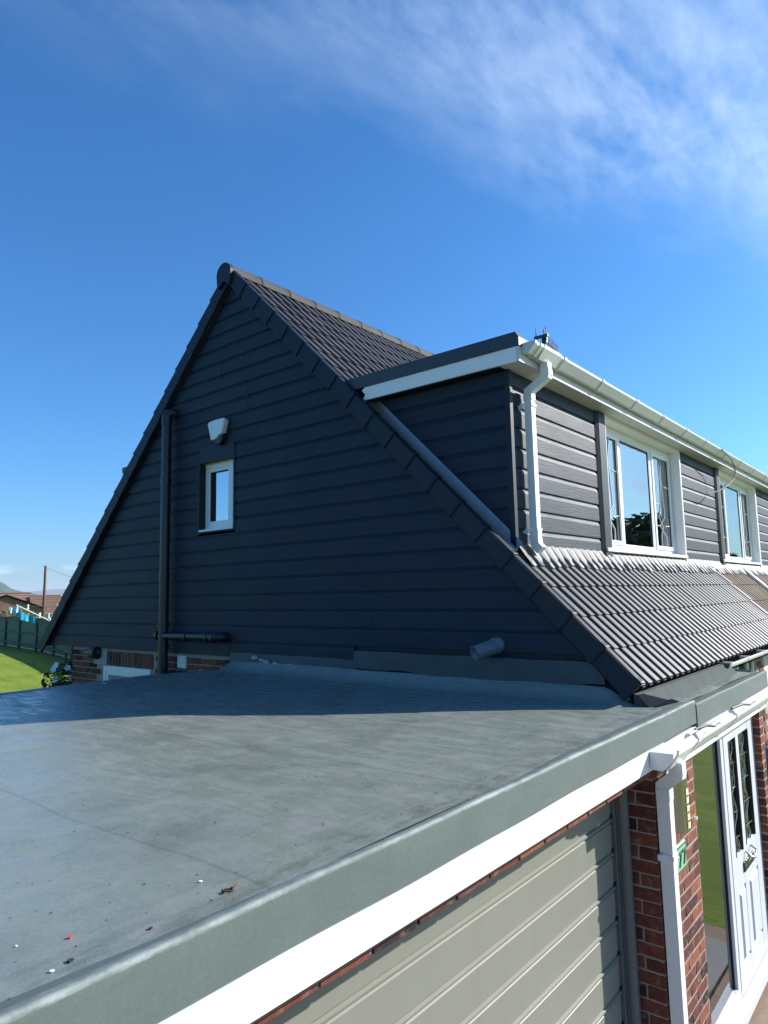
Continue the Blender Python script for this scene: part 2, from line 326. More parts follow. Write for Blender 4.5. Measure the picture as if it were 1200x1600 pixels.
class MB:
    def __init__(s): s.v = []; s.f = []; s.sm = []
    def add(s, vs, fs, smooth=False):
        k = len(s.v); s.v += [tuple(p) for p in vs]; s.f += [tuple(i+k for i in f) for f in fs]; s.sm += [smooth]*len(fs); return s
    def box(s, x0, x1, y0, y1, z0, z1, ch=0.):
        if ch:
            return s.cbox(x0, x1, y0, y1, z0, z1, ch)
        v = [(x, y, z) for z in (z0, z1) for y in (y0, y1) for x in (x0, x1)]
        return s.add(v, [(0, 2, 3, 1), (4, 5, 7, 6), (0, 1, 5, 4), (2, 6, 7, 3), (0, 4, 6, 2), (1, 3, 7, 5)])
    def cbox(s, x0, x1, y0, y1, z0, z1, c):
        X, Y, Z = (x0, x1), (y0, y1), (z0, z1); v = []; idx = {}
        for i in (0, 1):
            for j in (0, 1):
                for k in (0, 1):
                    sx, sy, sz = (c, -c)[i], (c, -c)[j], (c, -c)[k]
                    idx[i, j, k] = len(v); v += [(X[i], Y[j]+sy, Z[k]+sz), (X[i]+sx, Y[j], Z[k]+sz), (X[i]+sx, Y[j]+sy, Z[k])]
        f = []
        for i in (0, 1): f.append([idx[i, 0, 0], idx[i, 1, 0], idx[i, 1, 1], idx[i, 0, 1]][::1 if not i else 1])
        for j in (0, 1): f.append([idx[0, j, 0]+1, idx[1, j, 0]+1, idx[1, j, 1]+1, idx[0, j, 1]+1])
        for k in (0, 1): f.append([idx[0, 0, k]+2, idx[1, 0, k]+2, idx[1, 1, k]+2, idx[0, 1, k]+2])
        for i in (0, 1):
            for j in (0, 1): f.append([idx[i, j, 0], idx[i, j, 1], idx[i, j, 1]+1, idx[i, j, 0]+1])
            for k in (0, 1): f.append([idx[i, 0, k], idx[i, 1, k], idx[i, 1, k]+2, idx[i, 0, k]+2])
        for j in (0, 1):
            for k in (0, 1): f.append([idx[0, j, k]+1, idx[1, j, k]+1, idx[1, j, k]+2, idx[0, j, k]+2])
        for q, a in idx.items(): f.append([a, a+1, a+2])
        return s.add(v, f)
    def prism(s, poly, d, smooth=False):
        d = Vector(d); n = len(poly); v = [Vector(p) for p in poly]; v += [p+d for p in v]
        s.add(v, [tuple(range(n))[::-1], tuple(range(n, 2*n))])
        return s.add(v, [(i, (i+1) % n, n+(i+1) % n, n+i) for i in range(n)], smooth)
    def loft(s, rings, closed=True, caps=True, smooth=False):
        n = len(rings[0]); v = [p for r in rings for p in r]; f = []
        for a in range(len(rings)-1):
            for i in range(n if closed else n-1):
                j = (i+1) % n; f.append((a*n+i, a*n+j, (a+1)*n+j, (a+1)*n+i))
        s.add(v, f, smooth)
        if caps and closed: s.add(rings[0], [tuple(range(n))[::-1]]); s.add(rings[-1], [tuple(range(n))])
        return s
    def tube(s, pts, r, n=10, caps=True, smooth=True):
        pts = [Vector(p) for p in pts]; rs = r if isinstance(r, (list, tuple)) else [r]*len(pts); rings = []; up = None
        for i, p in enumerate(pts):
            a = pts[max(i-1, 0)]; b = pts[min(i+1, len(pts)-1)]; d = (b-a).normalized()
            if up is None: up = Vector((0, 0, 1)) if abs(d.z) < .9 else Vector((1, 0, 0))
            x = d.cross(up).normalized(); y = x.cross(d).normalized(); up = y
            rings.append([p + rs[i]*(math.cos(t)*x+math.sin(t)*y) for t in [2*math.pi*k/n for k in range(n)]])
        return s.loft(rings, True, caps, smooth)
    def rect_path(s, pts, w, h, sidev):
        # rectangular section swept along pts; sidev = constant side vector
        sv = Vector(sidev); rings = []; pts = [Vector(p) for p in pts]
        for i, p in enumerate(pts):
            d1 = (p-pts[i-1]).normalized() if i else None; d2 = (pts[i+1]-p).normalized() if i < len(pts)-1 else None
            d = ((d1 or d2)+(d2 or d1)).normalized(); nrm = sv.cross(d).normalized()
            k = 1/max(.3, d.dot(d1 or d2)); rings.append([p+sv*w/2*a+nrm*h/2*b*k for a, b in ((-1, -1), (1, -1), (1, 1), (-1, 1))])
        return s.loft(rings)
    def mesh(s, name):
        m = bpy.data.meshes.new(name); m.from_pydata(s.v, [], s.f); m.polygons.foreach_set('use_smooth', s.sm)
        import bmesh
        b = bmesh.new(); b.from_mesh(m); bmesh.ops.recalc_face_normals(b, faces=b.faces[:]); b.to_mesh(m); b.free(); m.update(); return m
    def build(s, name, mat, parent=None):
        m = s.mesh(name); m.materials.append(M[mat] if isinstance(mat, str) else mat)
        return put(bpy.data.objects.new(name, m), parent)
def BOX(name, mat, parent, *b, ch=0.): return MB().box(*b, ch=ch).build(name, mat, parent)
def inst(name, mesh, mat_w, parent):
    o = bpy.data.objects.new(name, mesh); o.matrix_basis = mat_w; return put(o, parent)

# ------------------------------------------------------------------ ground and far setting
def gz(x, y):
    # drive and front at -2.46; the back lawn climbs gently to the fence
    t = min(max((y-9.0)/22., 0), 1); t = t*t*(3-2*t); base = -2.46 + (.96+.15*min(max(9.2-x, 0), 8))*t
    d = math.hypot(x, y)
    if d > 60: base -= min((d-60)*.03, 14) * (1 if y > 20 else .3)
    return base
gv, gf = [], []
def axis(): 
    a = [-9000, -5000, -2500, -1200, -600, -300, -160, -100, -70]+list(range(-60, 61, 3))+[70, 100, 160, 300, 600, 1200, 2500, 5000, 9000]
    return a
ax_ = axis()
for y in ax_:
    for x in ax_: gv.append((x, y, gz(x, y)))
n_ = len(ax_)
for j in range(n_-1):
    for i in range(n_-1): gf.append((j*n_+i, j*n_+i+1, (j+1)*n_+i+1, (j+1)*n_+i))
g = MB().add(gv, gf, True).build('ground', 'grass'); tag(g, kind='structure')
# concrete drive and path in front of the garage and porch, laid on the ground
pv = MB().box(-9, 2.72, -7, -.05, -2.56, -2.452).build('driveway', 'paver'); tag(pv, kind='structure')
BOX('paving_slab', 'slab', pv, 1.25, 2.45, -1.02, -.42, -2.452, -2.437, ch=.006)
for i in range(5):
    for j in range(3):
        BOX('paving_slab', 'slab' if (i+j) % 3 == 0 else 'conc', pv, -.9+i*.46, -.9+i*.46+.45, -2.0+j*.46-.02, -2.0+j*.46+.43-.02, -2.452, -2.44+.002*((i*3+j) % 3), ch=.006) if not (i > 3 and j == 2) else None
hv = MB()
def ridge(dist, hfun, a0, a1, n, depth, z0=-40):
    rings = [[], [], [], []]
    for i in range(n+1):
        a = a0+(a1-a0)*i/n; h = hfun(a); d = Vector((math.sin(a), math.cos(a), 0))
        for k, (dd, hh) in enumerate(((-depth, 0), (-depth*.35, .62), (0, 1), (depth, 0))):
            p = d*(dist+dd); rings[k].append((p.x+CAM.x, p.y+CAM.y, z0+(h-z0)*hh))
    return MB().loft(rings, closed=False, caps=False, smooth=True)
def h_near(a):
    b = 74*math.exp(-((a-.355)/.032)**2) + 60*math.exp(-((a-.31)/.05)**2)
    return 22 + b*.72 + 8*math.sin(a*37)+3*math.sin(a*171+1) + 1.5*math.sin(a*433)
def h_far(a): return 120 + 26*math.sin(a*11+.6) + 12*math.sin(a*31) + 4*math.sin(a*90)
tag(ridge(3000, h_near, -.5, 1.3, 260, 900).build('hills', 'hill'), kind='structure')
tag(ridge(7500, h_far, -.5, 1.3, 200, 1800, -60).build('distant_hills', 'hill'), kind='structure')

# ------------------------------------------------------------------ shared pieces
C45 = math.sqrt(.5); YA = 4.19
def FS(x, t, w): return Vector((x, t*C45-w*C45, t*C45+w*C45))
def BS(x, t, w): return Vector((x, 2*YA-(t*C45-w*C45), t*C45+w*C45))
GA = .31
FSM = Matrix(((1, 0, 0, 0), (0, C45, -C45, 0), (0, C45, C45, 0), (0, 0, 0, 1)))   # (x,t,w) -> world
BSM = Matrix(((1, 0, 0, 0), (0, -C45, C45, 2*YA), (0, C45, C45, 0), (0, 0, 0, 1)))

def brick_mesh(l, d, h, seed, mat='brick'):
    rd = random.Random(seed); c = .004
    mb = MB().cbox(0, l, 0, d, 0, h, c); j = .0022
    mb.v = [(x+rd.uniform(-j, j), y+rd.uniform(-j, j), z+rd.uniform(-j, j)) for x, y, z in mb.v]
    m = mb.mesh('brick'); m.materials.append(M[mat]); return m
BR = {}
def brick(parent, x, y, z, l, d, h=.065, mat='brick', rz=0):
    k = (round(l, 3), round(d, 3), round(h, 3), mat, random.randrange(3))
    if k not in BR: BR[k] = brick_mesh(l, d, h, hash(k[:3]) % 999+k[4], mat)
    return inst('brick', BR[k], Matrix.Translation((x, y, z+random.uniform(-.0015, .0015))) @ Matrix.Rotation(rz, 4, 'Z'), parent)

# roman tile in slope coordinates: x across, y up the slope, z out
def tile_mesh(mat, x0=0., x1=.29, name='roof_tile', rollh=.034, up=.365):
    prof = [(0, 0), (.012, 0), (.020, .030), (.032, .034), (.082, .034), (.094, .030), (.102, 0), (.145, 0)]
    P2 = [(x, z*rollh/.034) for x, z in prof[:-1]] + [(x+.145, z*rollh/.034) for x, z in prof]
    P2 = [p for p in P2 if x0-1e-6 <= p[0] <= x1+1e-6]
    lo, hi, th = .103, .088, .016
    mb = MB(); n = len(P2)
    a = [(x, 0, z+lo) for x, z in P2]; b = [(x, up, z+hi) for x, z in P2]
    c = [(x, .0, z+lo-th) for x, z in P2]; d = [(x, up, z+hi-th) for x, z in P2]
    v = a+b+c+d
    f = [(i, i+1, n+i+1, n+i) for i in range(n-1)]+[(2*n+i, 2*n+i+1, i+1, i) for i in range(n-1)]
    f += [(0, n, 3*n, 2*n), (n-1, 2*n-1, 4*n-1, 3*n-1)]
    mb.add(v, f)
    m = bpy.data.meshes.new(name); m.from_pydata(mb.v, [], mb.f); m.materials.append(M[mat]); m.update(); return m
T_FULL = tile_mesh('tile'); T_HALF = tile_mesh('tile', 0, .145); B_FULL = tile_mesh('brown_tile', rollh=.026); 
def lay(parent, mesh, x, j, M4=FSM):
    a = Matrix.Translation((x, j*GA, random.uniform(-.0015, .0025))) @ Matrix.Rotation(random.uniform(-.003, .003), 4, 'Z')
    return inst('roof_tile', mesh, M4 @ a, parent)

PITCH = .1614
def board_section():
    return [(0., 0.001), (.004, 0.), (.120, 0.), (.141, .0068), (.150, .013), (PITCH+.004, .013), (PITCH+.004, .028), (0., .028)]
def board(parent, sl0, sl1, z0, place, mat='clad', zmax=None, name='board'):
    # sl0/sl1: functions of z giving the two ends; place(s, z, d) -> world
    rings = []
    sec = board_section()
    if zmax is not None: sec = [(min(z, zmax-z0), d) for z, d in sec]
    for fn in (sl0, sl1): rings.append([place(fn(z0+dz), z0+dz, d) for dz, d in sec])
    return MB().loft(rings).build(name, mat, parent)

# ------------------------------------------------------------------ the house
house = thing('house', (0, 0, -2.46), 'chalet house with dark clad gable, ribbed dark roof and long front dormer', 'house')
XP = 5.5   # party line
# gable core and brick side wall
core = MB().prism([(.32, .1, .16), (.32, 8.28, .16), (.32, YA, 4.22)], (.1, 0, 0)).build('gable_core', 'dark', house)
WX = .09
gw = MB().box(WX+.004, .30, .25, 7.60, -2.46, .135).build('brick_wall', 'mortar', house)
BOX('back_wall', 'mortar', house, .12, XP, 7.48, 7.59, -2.46, .3)
# openings for the ground-floor window are dressed by a frame set in front of the wall line
wy0, wy1, wz1 = 5.66, 6.76, -.112
rowz = .10-.075
r = 0
for k in range(8):
    z = .062 - k*.075 - .065
    off = 0 if k % 2 == 0 else .1125
    y = 7.62 - off
    if off: brick(gw, WX, 7.62-.1025, z, .1025, .1025, mat='brick_clean')
    while y > 3.9:
        y0 = y-.215
        if not (y0 < wy1+.02 and y > wy0-.02 and z+.065 > wz1-.9 and k >= 0 and (z < wz1+.23)):
            brick(gw, WX, y0, z, .1025, .215, mat='brick_clean')
        y -= .225
# soldier course over the ground-floor window
yy = wy0-.02
while yy < wy1+.02:
    brick(gw, WX, yy, wz1+.006, .1025, .065, .215-.04, mat='brick_clean'); yy += .0725
BOX('mortar_patch', 'mortar_dirty', gw, WX-.004, WX+.02, 6.70, 7.02, -.10, .13)
BOX('mortar_patch', 'mortar_dirty', gw, WX-.004, WX+.02, 4.30, 4.75, -.12, -.06)

# small windows on the gable side
def casement(parent, place, s0, s1, z0, z1, fr=.062, sash=.05, glassmat='glass_small', depth=.05, gasket=.008, sill=True):
    # place(s, z, d): d grows into the wall
    def bx(mb, a0, a1, b0, b1, d0, d1):
        v = [place(s, z, d) for d in (d0, d1) for z in (b0, b1) for s in (a0, a1)]
        mb.add(v, [(0, 2, 3, 1), (4, 5, 7, 6), (0, 1, 5, 4), (2, 6, 7, 3), (0, 4, 6, 2), (1, 3, 7, 5)])
    w = MB()
    for q in ((s0, s0+fr, z0, z1), (s1-fr, s1, z0, z1), (s0+fr, s1-fr, z0, z0+fr), (s0+fr, s1-fr, z1-fr, z1)): bx(w, *q, 0, depth)
    return w, bx
gy0, gy1, gz0, gz1 = 4.225, 4.725, 1.468, 2.222
GP = lambda s, z, d: Vector((.13+d, s, z))
w, bx = casement(house, GP, gy0, gy1, gz0, gz1, .058)
win = w.build('window', 'white', house)
f = MB()
for q in ((gy0+.06, gy0+.088, gz0+.06, gz1-.06), (gy1-.088, gy1-.06, gz0+.06, gz1-.06), (gy0+.088, gy1-.088, gz0+.06, gz0+.095), (gy0+.088, gy1-.088, gz1-.1, gz1-.06)): bx(f, *q, .006, .05)
f.build('frame', 'white', win)
f = MB(); bx(f, gy0+.088, gy1-.088, gz0+.095, gz1-.1, .03, .036); f.build('pane', 'glass_small', win)
f = MB()
for q in ((gy1-.100, gy1-.088, gz0+.095, gz1-.1), (gy0+.088, gy1-.088, gz1-.108, gz1-.1)): bx(f, *q, .012, .03)
f.build('gasket', 'rubber', win)
# net curtain inside
cv = []
for i in range(41):
    s = gy0+.06+(gy1-gy0-.12)*i/40; d = .085+.016*math.sin(i*1.15)
    cv.append([GP(s, gz0+.05, d), GP(s, gz1-.05, d*.98)])
MB().loft(cv, closed=False, caps=False, smooth=True).build('curtain', 'curtain', win)
BOX('sill', 'white', win, .035, .14, gy0-.11, gy1-.02, gz0-.022, gz0)
f = MB()
random.seed(3)
for i in range(16):
    s = gy0+.01+i*.031; f.box(.112, .135, s, s+.033, gz1-.006-random.uniform(.0, .012), gz1+.012)
f.build('foam_bead', 'foam', win)

# ground-floor side window
LP = lambda s, z, d: Vector((WX-.012+d, s, z))
w, bx = casement(house, LP, wy0+.03, wy1-.0, -1.15, wz1, .058)
win2 = w.build('window', 'white', house)
f = MB()
for q in ((wy0+.09, wy0+.14, -1.09, wz1-.06), (wy1-.11, wy1-.06, -1.09, wz1-.06), (wy0+.14, wy1-.11, wz1-.11, wz1-.06)): bx(f, *q, .008, .05)
f.build('frame', 'white', win2)
f = MB(); bx(f, wy0+.14, wy1-.11, -1.09, wz1-.11, .03, .036); f.build('pane', 'glass', win2)
BOX('room', 'dark', win2, .104, .12, wy0+.05, wy1-.05, -1.1, wz1-.02)

# gable cladding
gc = MB()
CX = .05
clad = MB().prism([(CX+.0295, .02, .02), (CX+.0295, 4.12, .02), (CX+.0295, 4.12, .42), (CX+.0295, .40, .42)], (.01, 0, 0)).build('gable_cladding', 'trim', house)
GPL = lambda s, z, d: Vector((CX+d, s, z))
zs = [.11+PITCH*i for i in range(26)]
random.seed(11)
oy0, oy1, oz0, oz1 = 4.085, 4.735, 1.43, 2.235
seams = {19: [4.35], 18: [3.895, ], 17: [3.895], 6: [3.0], 4: [6.2], 9: [6.9], 12: [2.9], 14: [5.6], 2: [2.2], 20: [4.4], 11: [3.3, 6.1], 8: [5.9], 3: [4.9]}
for i, z in enumerate(zs):
    zt = z+PITCH
    if z > 4.12: continue
    lo = lambda q: q-.05
    hi = lambda q: 2*YA-q+.05
    if i == 0:   # lowest course stops where the flat roof flashing starts
        parts = [(lambda q: 5.30-.0, hi)]
        parts = [(lambda q: 4.16, hi), (lambda q: 2.42, lambda q: 4.155)]
    else:
        cuts = sorted(seams.get(i, []) + ([random.uniform(2.5, 6.5)] if 4 < i < 15 and random.random() < .3 else []))
        if i < 22 and zt > oz0 and z < oz1-.02: cuts = [c for c in cuts if c < oy0-.3 or c > oy1+.3]
        ends = [lo] + [(lambda q, c=c: c) for c in cuts] + [hi]
        parts = []
        for a, b in zip(ends[:-1], ends[1:]):
            ga = .0015
            parts.append(((lambda q, a=a: a(q)+ga), (lambda q, b=b: b(q)-ga)))
    for a, b in parts:
        if zt > oz0 and z < oz1-.02 and a(z) < oy0 and b(z) > oy1:
            board(clad, a, lambda q: oy0, z, GPL); board(clad, lambda q: oy1, b, z, GPL)
        else: board(clad, a, b, z, GPL, zmax=(4.16 if zt > 4.16 else None))
# trims round the small window
t = MB()
t.box(CX-.006, CX+.09, oy0-.0, oy0+.022, oz0, oz1); t.box(CX-.006, CX+.09, oy1-.022, oy1, oz0, oz1); t.box(CX-.0055, CX+.09, oy0+.022, oy1-.022, oz1-.016, oz1)
t.box(CX-.004, CX+.02, oy0+.01, oy1-.01, oz1, oz1+.14); t.box(CX-.003, CX+.09, oy0+.022, oy1-.022, oz0, oz0+.015)
t.build('window_trim', 'trim', house)
# dark seam covers
for (z, y) in ((3.19, 4.35), (2.82, 3.895)):
    BOX('joint_strip', 'trim', clad, CX-.003, CX+.004, y-.012, y+.012, z-.085, z+.13)

# roof slopes: decks, tiles, verge units, ridge
rf = MB().prism([FS(.02, .05, .03), FS(.02, 5.92, .03), FS(.02, 5.92, .075), FS(.02, .05, .075)], (XP-.03, 0, 0)).build('roof_front', 'deck_shade', house)
rb = MB().prism([BS(.02, .16, -.03), BS(.02, 5.92, -.03), BS(.02, 5.92, .05), BS(.02, .16, .05)], (XP-.03, 0, 0)).build('roof_back', 'tile', house)
random.seed(5)
for j in list(range(0, 5))+list(range(11, 19)):
    off = 0 if j % 2 == 0 else .145
    if off: lay(rf, T_HALF, .028, j)
    x = .028+off
    while x < XP-.03:
        lay(rf, T_FULL if x+.29 < XP+.05 else T_HALF, x, j); x += .29
for j in range(5, 11): lay(rf, T_HALF, .028, j)
def verge_mesh():
    L = GA+.03; mb = MB()
    def ring(t, px, pw):
        return [(-px, t, .018-pw), (-px, t, .150+pw*.5), (-px+.012, t, .158+pw), (.050, t, .158+pw), (.050, t, .150), (.004, t, .146), (.004, t, .012-pw), (-px+.006, t, .008-pw)]
    mb.loft([ring(0, .024, .008), ring(.014, .027, .010), ring(.05, .022, .006), ring(L, .012, 0)])
    m = mb.mesh('verge_unit'); m.materials.append(M['trim']); return m
VM = verge_mesh()
for j in range(19):
    inst('verge_unit', VM, FSM @ Matrix.Translation((0, j*GA, 0)), house)
    inst('verge_unit', VM, BSM @ Matrix.Translation((0, j*GA+.05, -.058)), house)
# ridge
RZ = 4.285
for i in range(13):
    x0 = -.01+i*.43; x1 = min(x0+.44, XP)
    if x0 >= XP: break
    rings = []
    for x, k in ((x0, 1.05), (x0+.03, 1.05), (x0+.034, 1.0), (x1, 1.0)):
        rings.append([Vector((x, YA+.118*k*math.cos(a), RZ-.01+.118*k*math.sin(a))) for a in [math.pi*q/12-.12+(.24*q/12) for q in range(13)]])
    rt = MB().loft(rings, closed=False, caps=False, smooth=True).build('ridge_tile', 'ridge', house)
    BOX('ridge_clip', 'ridge', rt, x0+.012, x0+.03, YA-.02, YA+.02, RZ+.108, RZ+.122)
cap = [(YA+.124*math.cos(a), RZ-.01+.124*math.sin(a)) for a in [math.pi*q/14 for q in range(15)]]
cap = cap + [(YA-.115, RZ-.10), (YA-.10, RZ-.16), (YA, RZ-.10), (YA+.10, RZ-.16), (YA+.115, RZ-.10)]
MB().prism([(-.045, y, z) for y, z in cap], (.05, 0, 0)).build('ridge_end_cap', 'trim', house)

# ------------------------------------------------------------------ front dormer
YD = .847; DX = .174; XE = 10.6
FPL = lambda s, z, d: Vector((s, YD+d, z))
CPL = lambda s, z, d: Vector((DX+d, s, z))
dm = MB().box(DX+.03, XP, YD+.10, YD+.13, .9, 1.10).box(DX+.03, 2.05, YD+.03, YD+.06, .95, 2.47).box(4.55, 5.5, YD+.03, YD+.06, .95, 2.47).box(2.05, 4.55, YD+.11, YD+.13, 2.43, 2.47).build('dormer', 'trim', house)
z = 1.045
rows = []
while z < 2.45: rows.append(z); z += .1630
def front_panel(parent, x0, x1):
    for z in rows: board(parent, lambda q: x0, lambda q: x1, z, FPL, zmax=2.462)
front_panel(dm, DX+.036, 1.862)
front_panel(dm, 4.545, XP-.002)
# cheek boards follow the roof slope
for z in rows:
    a = lambda q: YD+.036; b = lambda q: max(q-.16, YD+.05)
    board(dm, a, b, z, CPL, zmax=2.462)
MB().prism([(DX+.03, YD+.03, 1.0), (DX+.03, 2.45, 2.47), (DX+.03, YD+.03, 2.47)], (.03, 0, 0)).build('cheek_backing', 'dark', dm)
# corner post and trims
MB().box(DX-.012, DX+.034, YD-.012, YD+.034, 1.03, 2.462).build('corner_trim', 'trim', house)
MB().prism([(1.862, YD-.004, 1.03), (1.905, YD-.030, 1.03), (2.062, YD-.030, 1.03), (2.062, YD+.1, 1.03), (1.862, YD+.03, 1.03)], (0, 0, 1.434)).build('corner_trim', 'trim', house)
MB().box(4.519, 4.545, YD-.024, YD+.03, 1.03, 2.466).build('corner_trim', 'white', house)
# the dormer's flat roof
dr = MB().box(.045, XP, .70, 2.62, 2.590, 2.612).build('dormer_roof', 'dormer_kerb', house)
MB().prism([(.040, .672, 2.588), (.040, .672, 2.655), (.040, .70, 2.70), (.040, 2.62, 2.70), (.040, 2.46, 2.588)], (.10, 0, 0)).build('kerb_trim', 'dormer_kerb', dr)
MB().prism([(.142, .672, 2.590), (.142, .668, 2.618), (.142, .685, 2.652), (.142, .72, 2.70), (.142, .80, 2.702), (.142, .80, 2.60)], (XP-.142, 0, 0)).build('kerb_trim', 'kerb', dr)
MB().prism([(.050, .70, 2.468), (.050, 2.27, 2.468), (.050, 2.235, 2.52), (.050, 2.275, 2.56), (.050, 2.245, 2.586), (.050, .70, 2.586)], (.018, 0, 0)).build('fascia', 'white', dr)
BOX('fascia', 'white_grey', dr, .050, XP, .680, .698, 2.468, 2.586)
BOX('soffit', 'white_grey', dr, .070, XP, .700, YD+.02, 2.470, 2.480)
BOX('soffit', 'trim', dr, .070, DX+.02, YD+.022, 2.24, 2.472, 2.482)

def gutter_run(parent, x0, x1, y, z, mat='white', brackets=(), stop0=True, w=.108, h=.082):
    # square-profile trough open at the top; y is the back, lip towards -y
    pr_ = [(y, z+h), (y, z+.012), (y-.018, z), (y-w+.056, z), (y-w, z+h-.020), (y-w-.004, z+h), (y-w+.008, z+h), (y-w+.008, z+h-.012), (y-w+.060, z+.006), (y-.018, z+.006), (y-.005, z+.016), (y-.005, z+h)]
    gt = MB().loft([[Vector((x, a, b)) for a, b in pr_] for x in (x0, x1)]).build('gutter', mat, parent)
    if stop0:
        MB().prism([(x0-.012, a, b) for a, b in [(y, z+h), (y, z+.008), (y-.018, z-.004), (y-w+.053, z-.004), (y-w-.008, z+h-.020), (y-w-.010, z+h+.003)]], (.030, 0, 0)).build('stop_end', mat, gt)
    for b in brackets:
        k = .006
        o = [(y, z+h), (y, z+.010-k), (y-.018, z-k), (y-w+.053, z-k), (y-w-k, z+h-.020), (y-w-.010, z+h+.004), (y-w-.002, z+h+.008), (y-w+.010, z+h+.001), (y-w+.0, z+h-.018), (y-w+.057, z), (y-.018, z), (y-.001, z+.012)]
        MB().loft([[Vector((x, a, c)) for a, c in o] for x in (b, b+.05)]).build('bracket', mat, gt)
    return gt
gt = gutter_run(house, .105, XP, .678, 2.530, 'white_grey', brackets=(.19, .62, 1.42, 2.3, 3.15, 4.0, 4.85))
def outlet(parent, x0, x1, y, z, w, h, mat):
    o = [(y, z+h-.02), (y, z-.004), (y-.018, z-.014), (y-w+.048, z-.014), (y-w-.008, z+h-.02), (y-w-.012, z+h+.005), (y-w-.002, z+h+.005), (y-w+.002, z+h-.018), (y-w+.056, z-.003), (y-.018, z-.003), (y-.003, z+h-.02)]
    MB().loft([[Vector((x, a, b)) for a, b in o] for x in (x0, x1)]).build('outlet', mat, parent)
# outlet and swan-neck downpipe
PX = .385
outlet(gt, .25, .55, .678, 2.530, .108, .082, 'white_grey')
dp = MB().rect_path([(PX, .622, 2.52), (PX, .622, 2.405), (PX, .780, 2.315), (PX, .780, 1.09)], .066, .062, (1, 0, 0)).build('downpipe', 'white', house)
for z in (2.44, 2.27, 1.16):
    BOX('socket', 'white', dp, PX-.037, PX+.037, (.585 if z > 2.4 else .743), (.660 if z > 2.4 else .817), z-.03, z+.03, ch=.004)
MB().rect_path([(PX, .780, 1.13), (PX, .772, 1.075), (PX, .735, 1.035)], .072, .07, (1, 0, 0)).build('shoe', 'white', dp)
for z in (2.20, 1.20):
    cl = MB().box(PX-.040, PX+.040, .742, .815, z-.012, z+.012).box(PX-.075, PX-.034, .81, .828, z-.014, z+.014).box(PX-.078, PX-.05, .80, .845, z-.03, z-.005).build('clip', 'white', dp)

# lead flashings on the roof
def rollh(x, h=.034):
    p = (x-.028) % .145
    if p < .012 or p > .102: return 0
    if p < .026: return h*(p-.012)/.014
    if p > .088: return h*(.102-p)/.014
    return h
def apron(parent, x0, x1, h):
    rings = []; n = int((x1-x0)/.0085)
    for i in range(n+1):
        x = x0+(x1-x0)*i/n; b = rollh(x, h); k = x*9.3
        t0 = 1.150+.012*math.sin(k*.9)+.008*math.sin(k*2.3)+.005*math.sin(k*5.1)
        lift = .004+.003*math.sin(k*3.1)
        rings.append([FS(x, t0, .092+b+.012), FS(x, t0+.002, .100+b+lift), FS(x, t0+.055, .112+b*.9+lift), FS(x, t0+.105, .135+b*.45), Vector((x, YD+.018, 1.115))])
    return MB().loft(rings, closed=False, caps=False, smooth=True).build('lead_flashing', 'lead', parent)
apron(house, .20, XP, .034)
rings = []
for i in range(60):
    t = 1.32+i*(3.42-1.32)/59; wv = .016*math.sin(t/GA*2*math.pi)+.006*math.sin(t/GA*4*math.pi)
    rings.append([FS(.098+wv, t, .135), FS(.130+wv*.5, t, .150), FS(.168, t, .150), FS(.171, t, .215)])
MB().loft(rings, closed=False, caps=False, smooth=True).build('lead_flashing', 'lead_new', house)

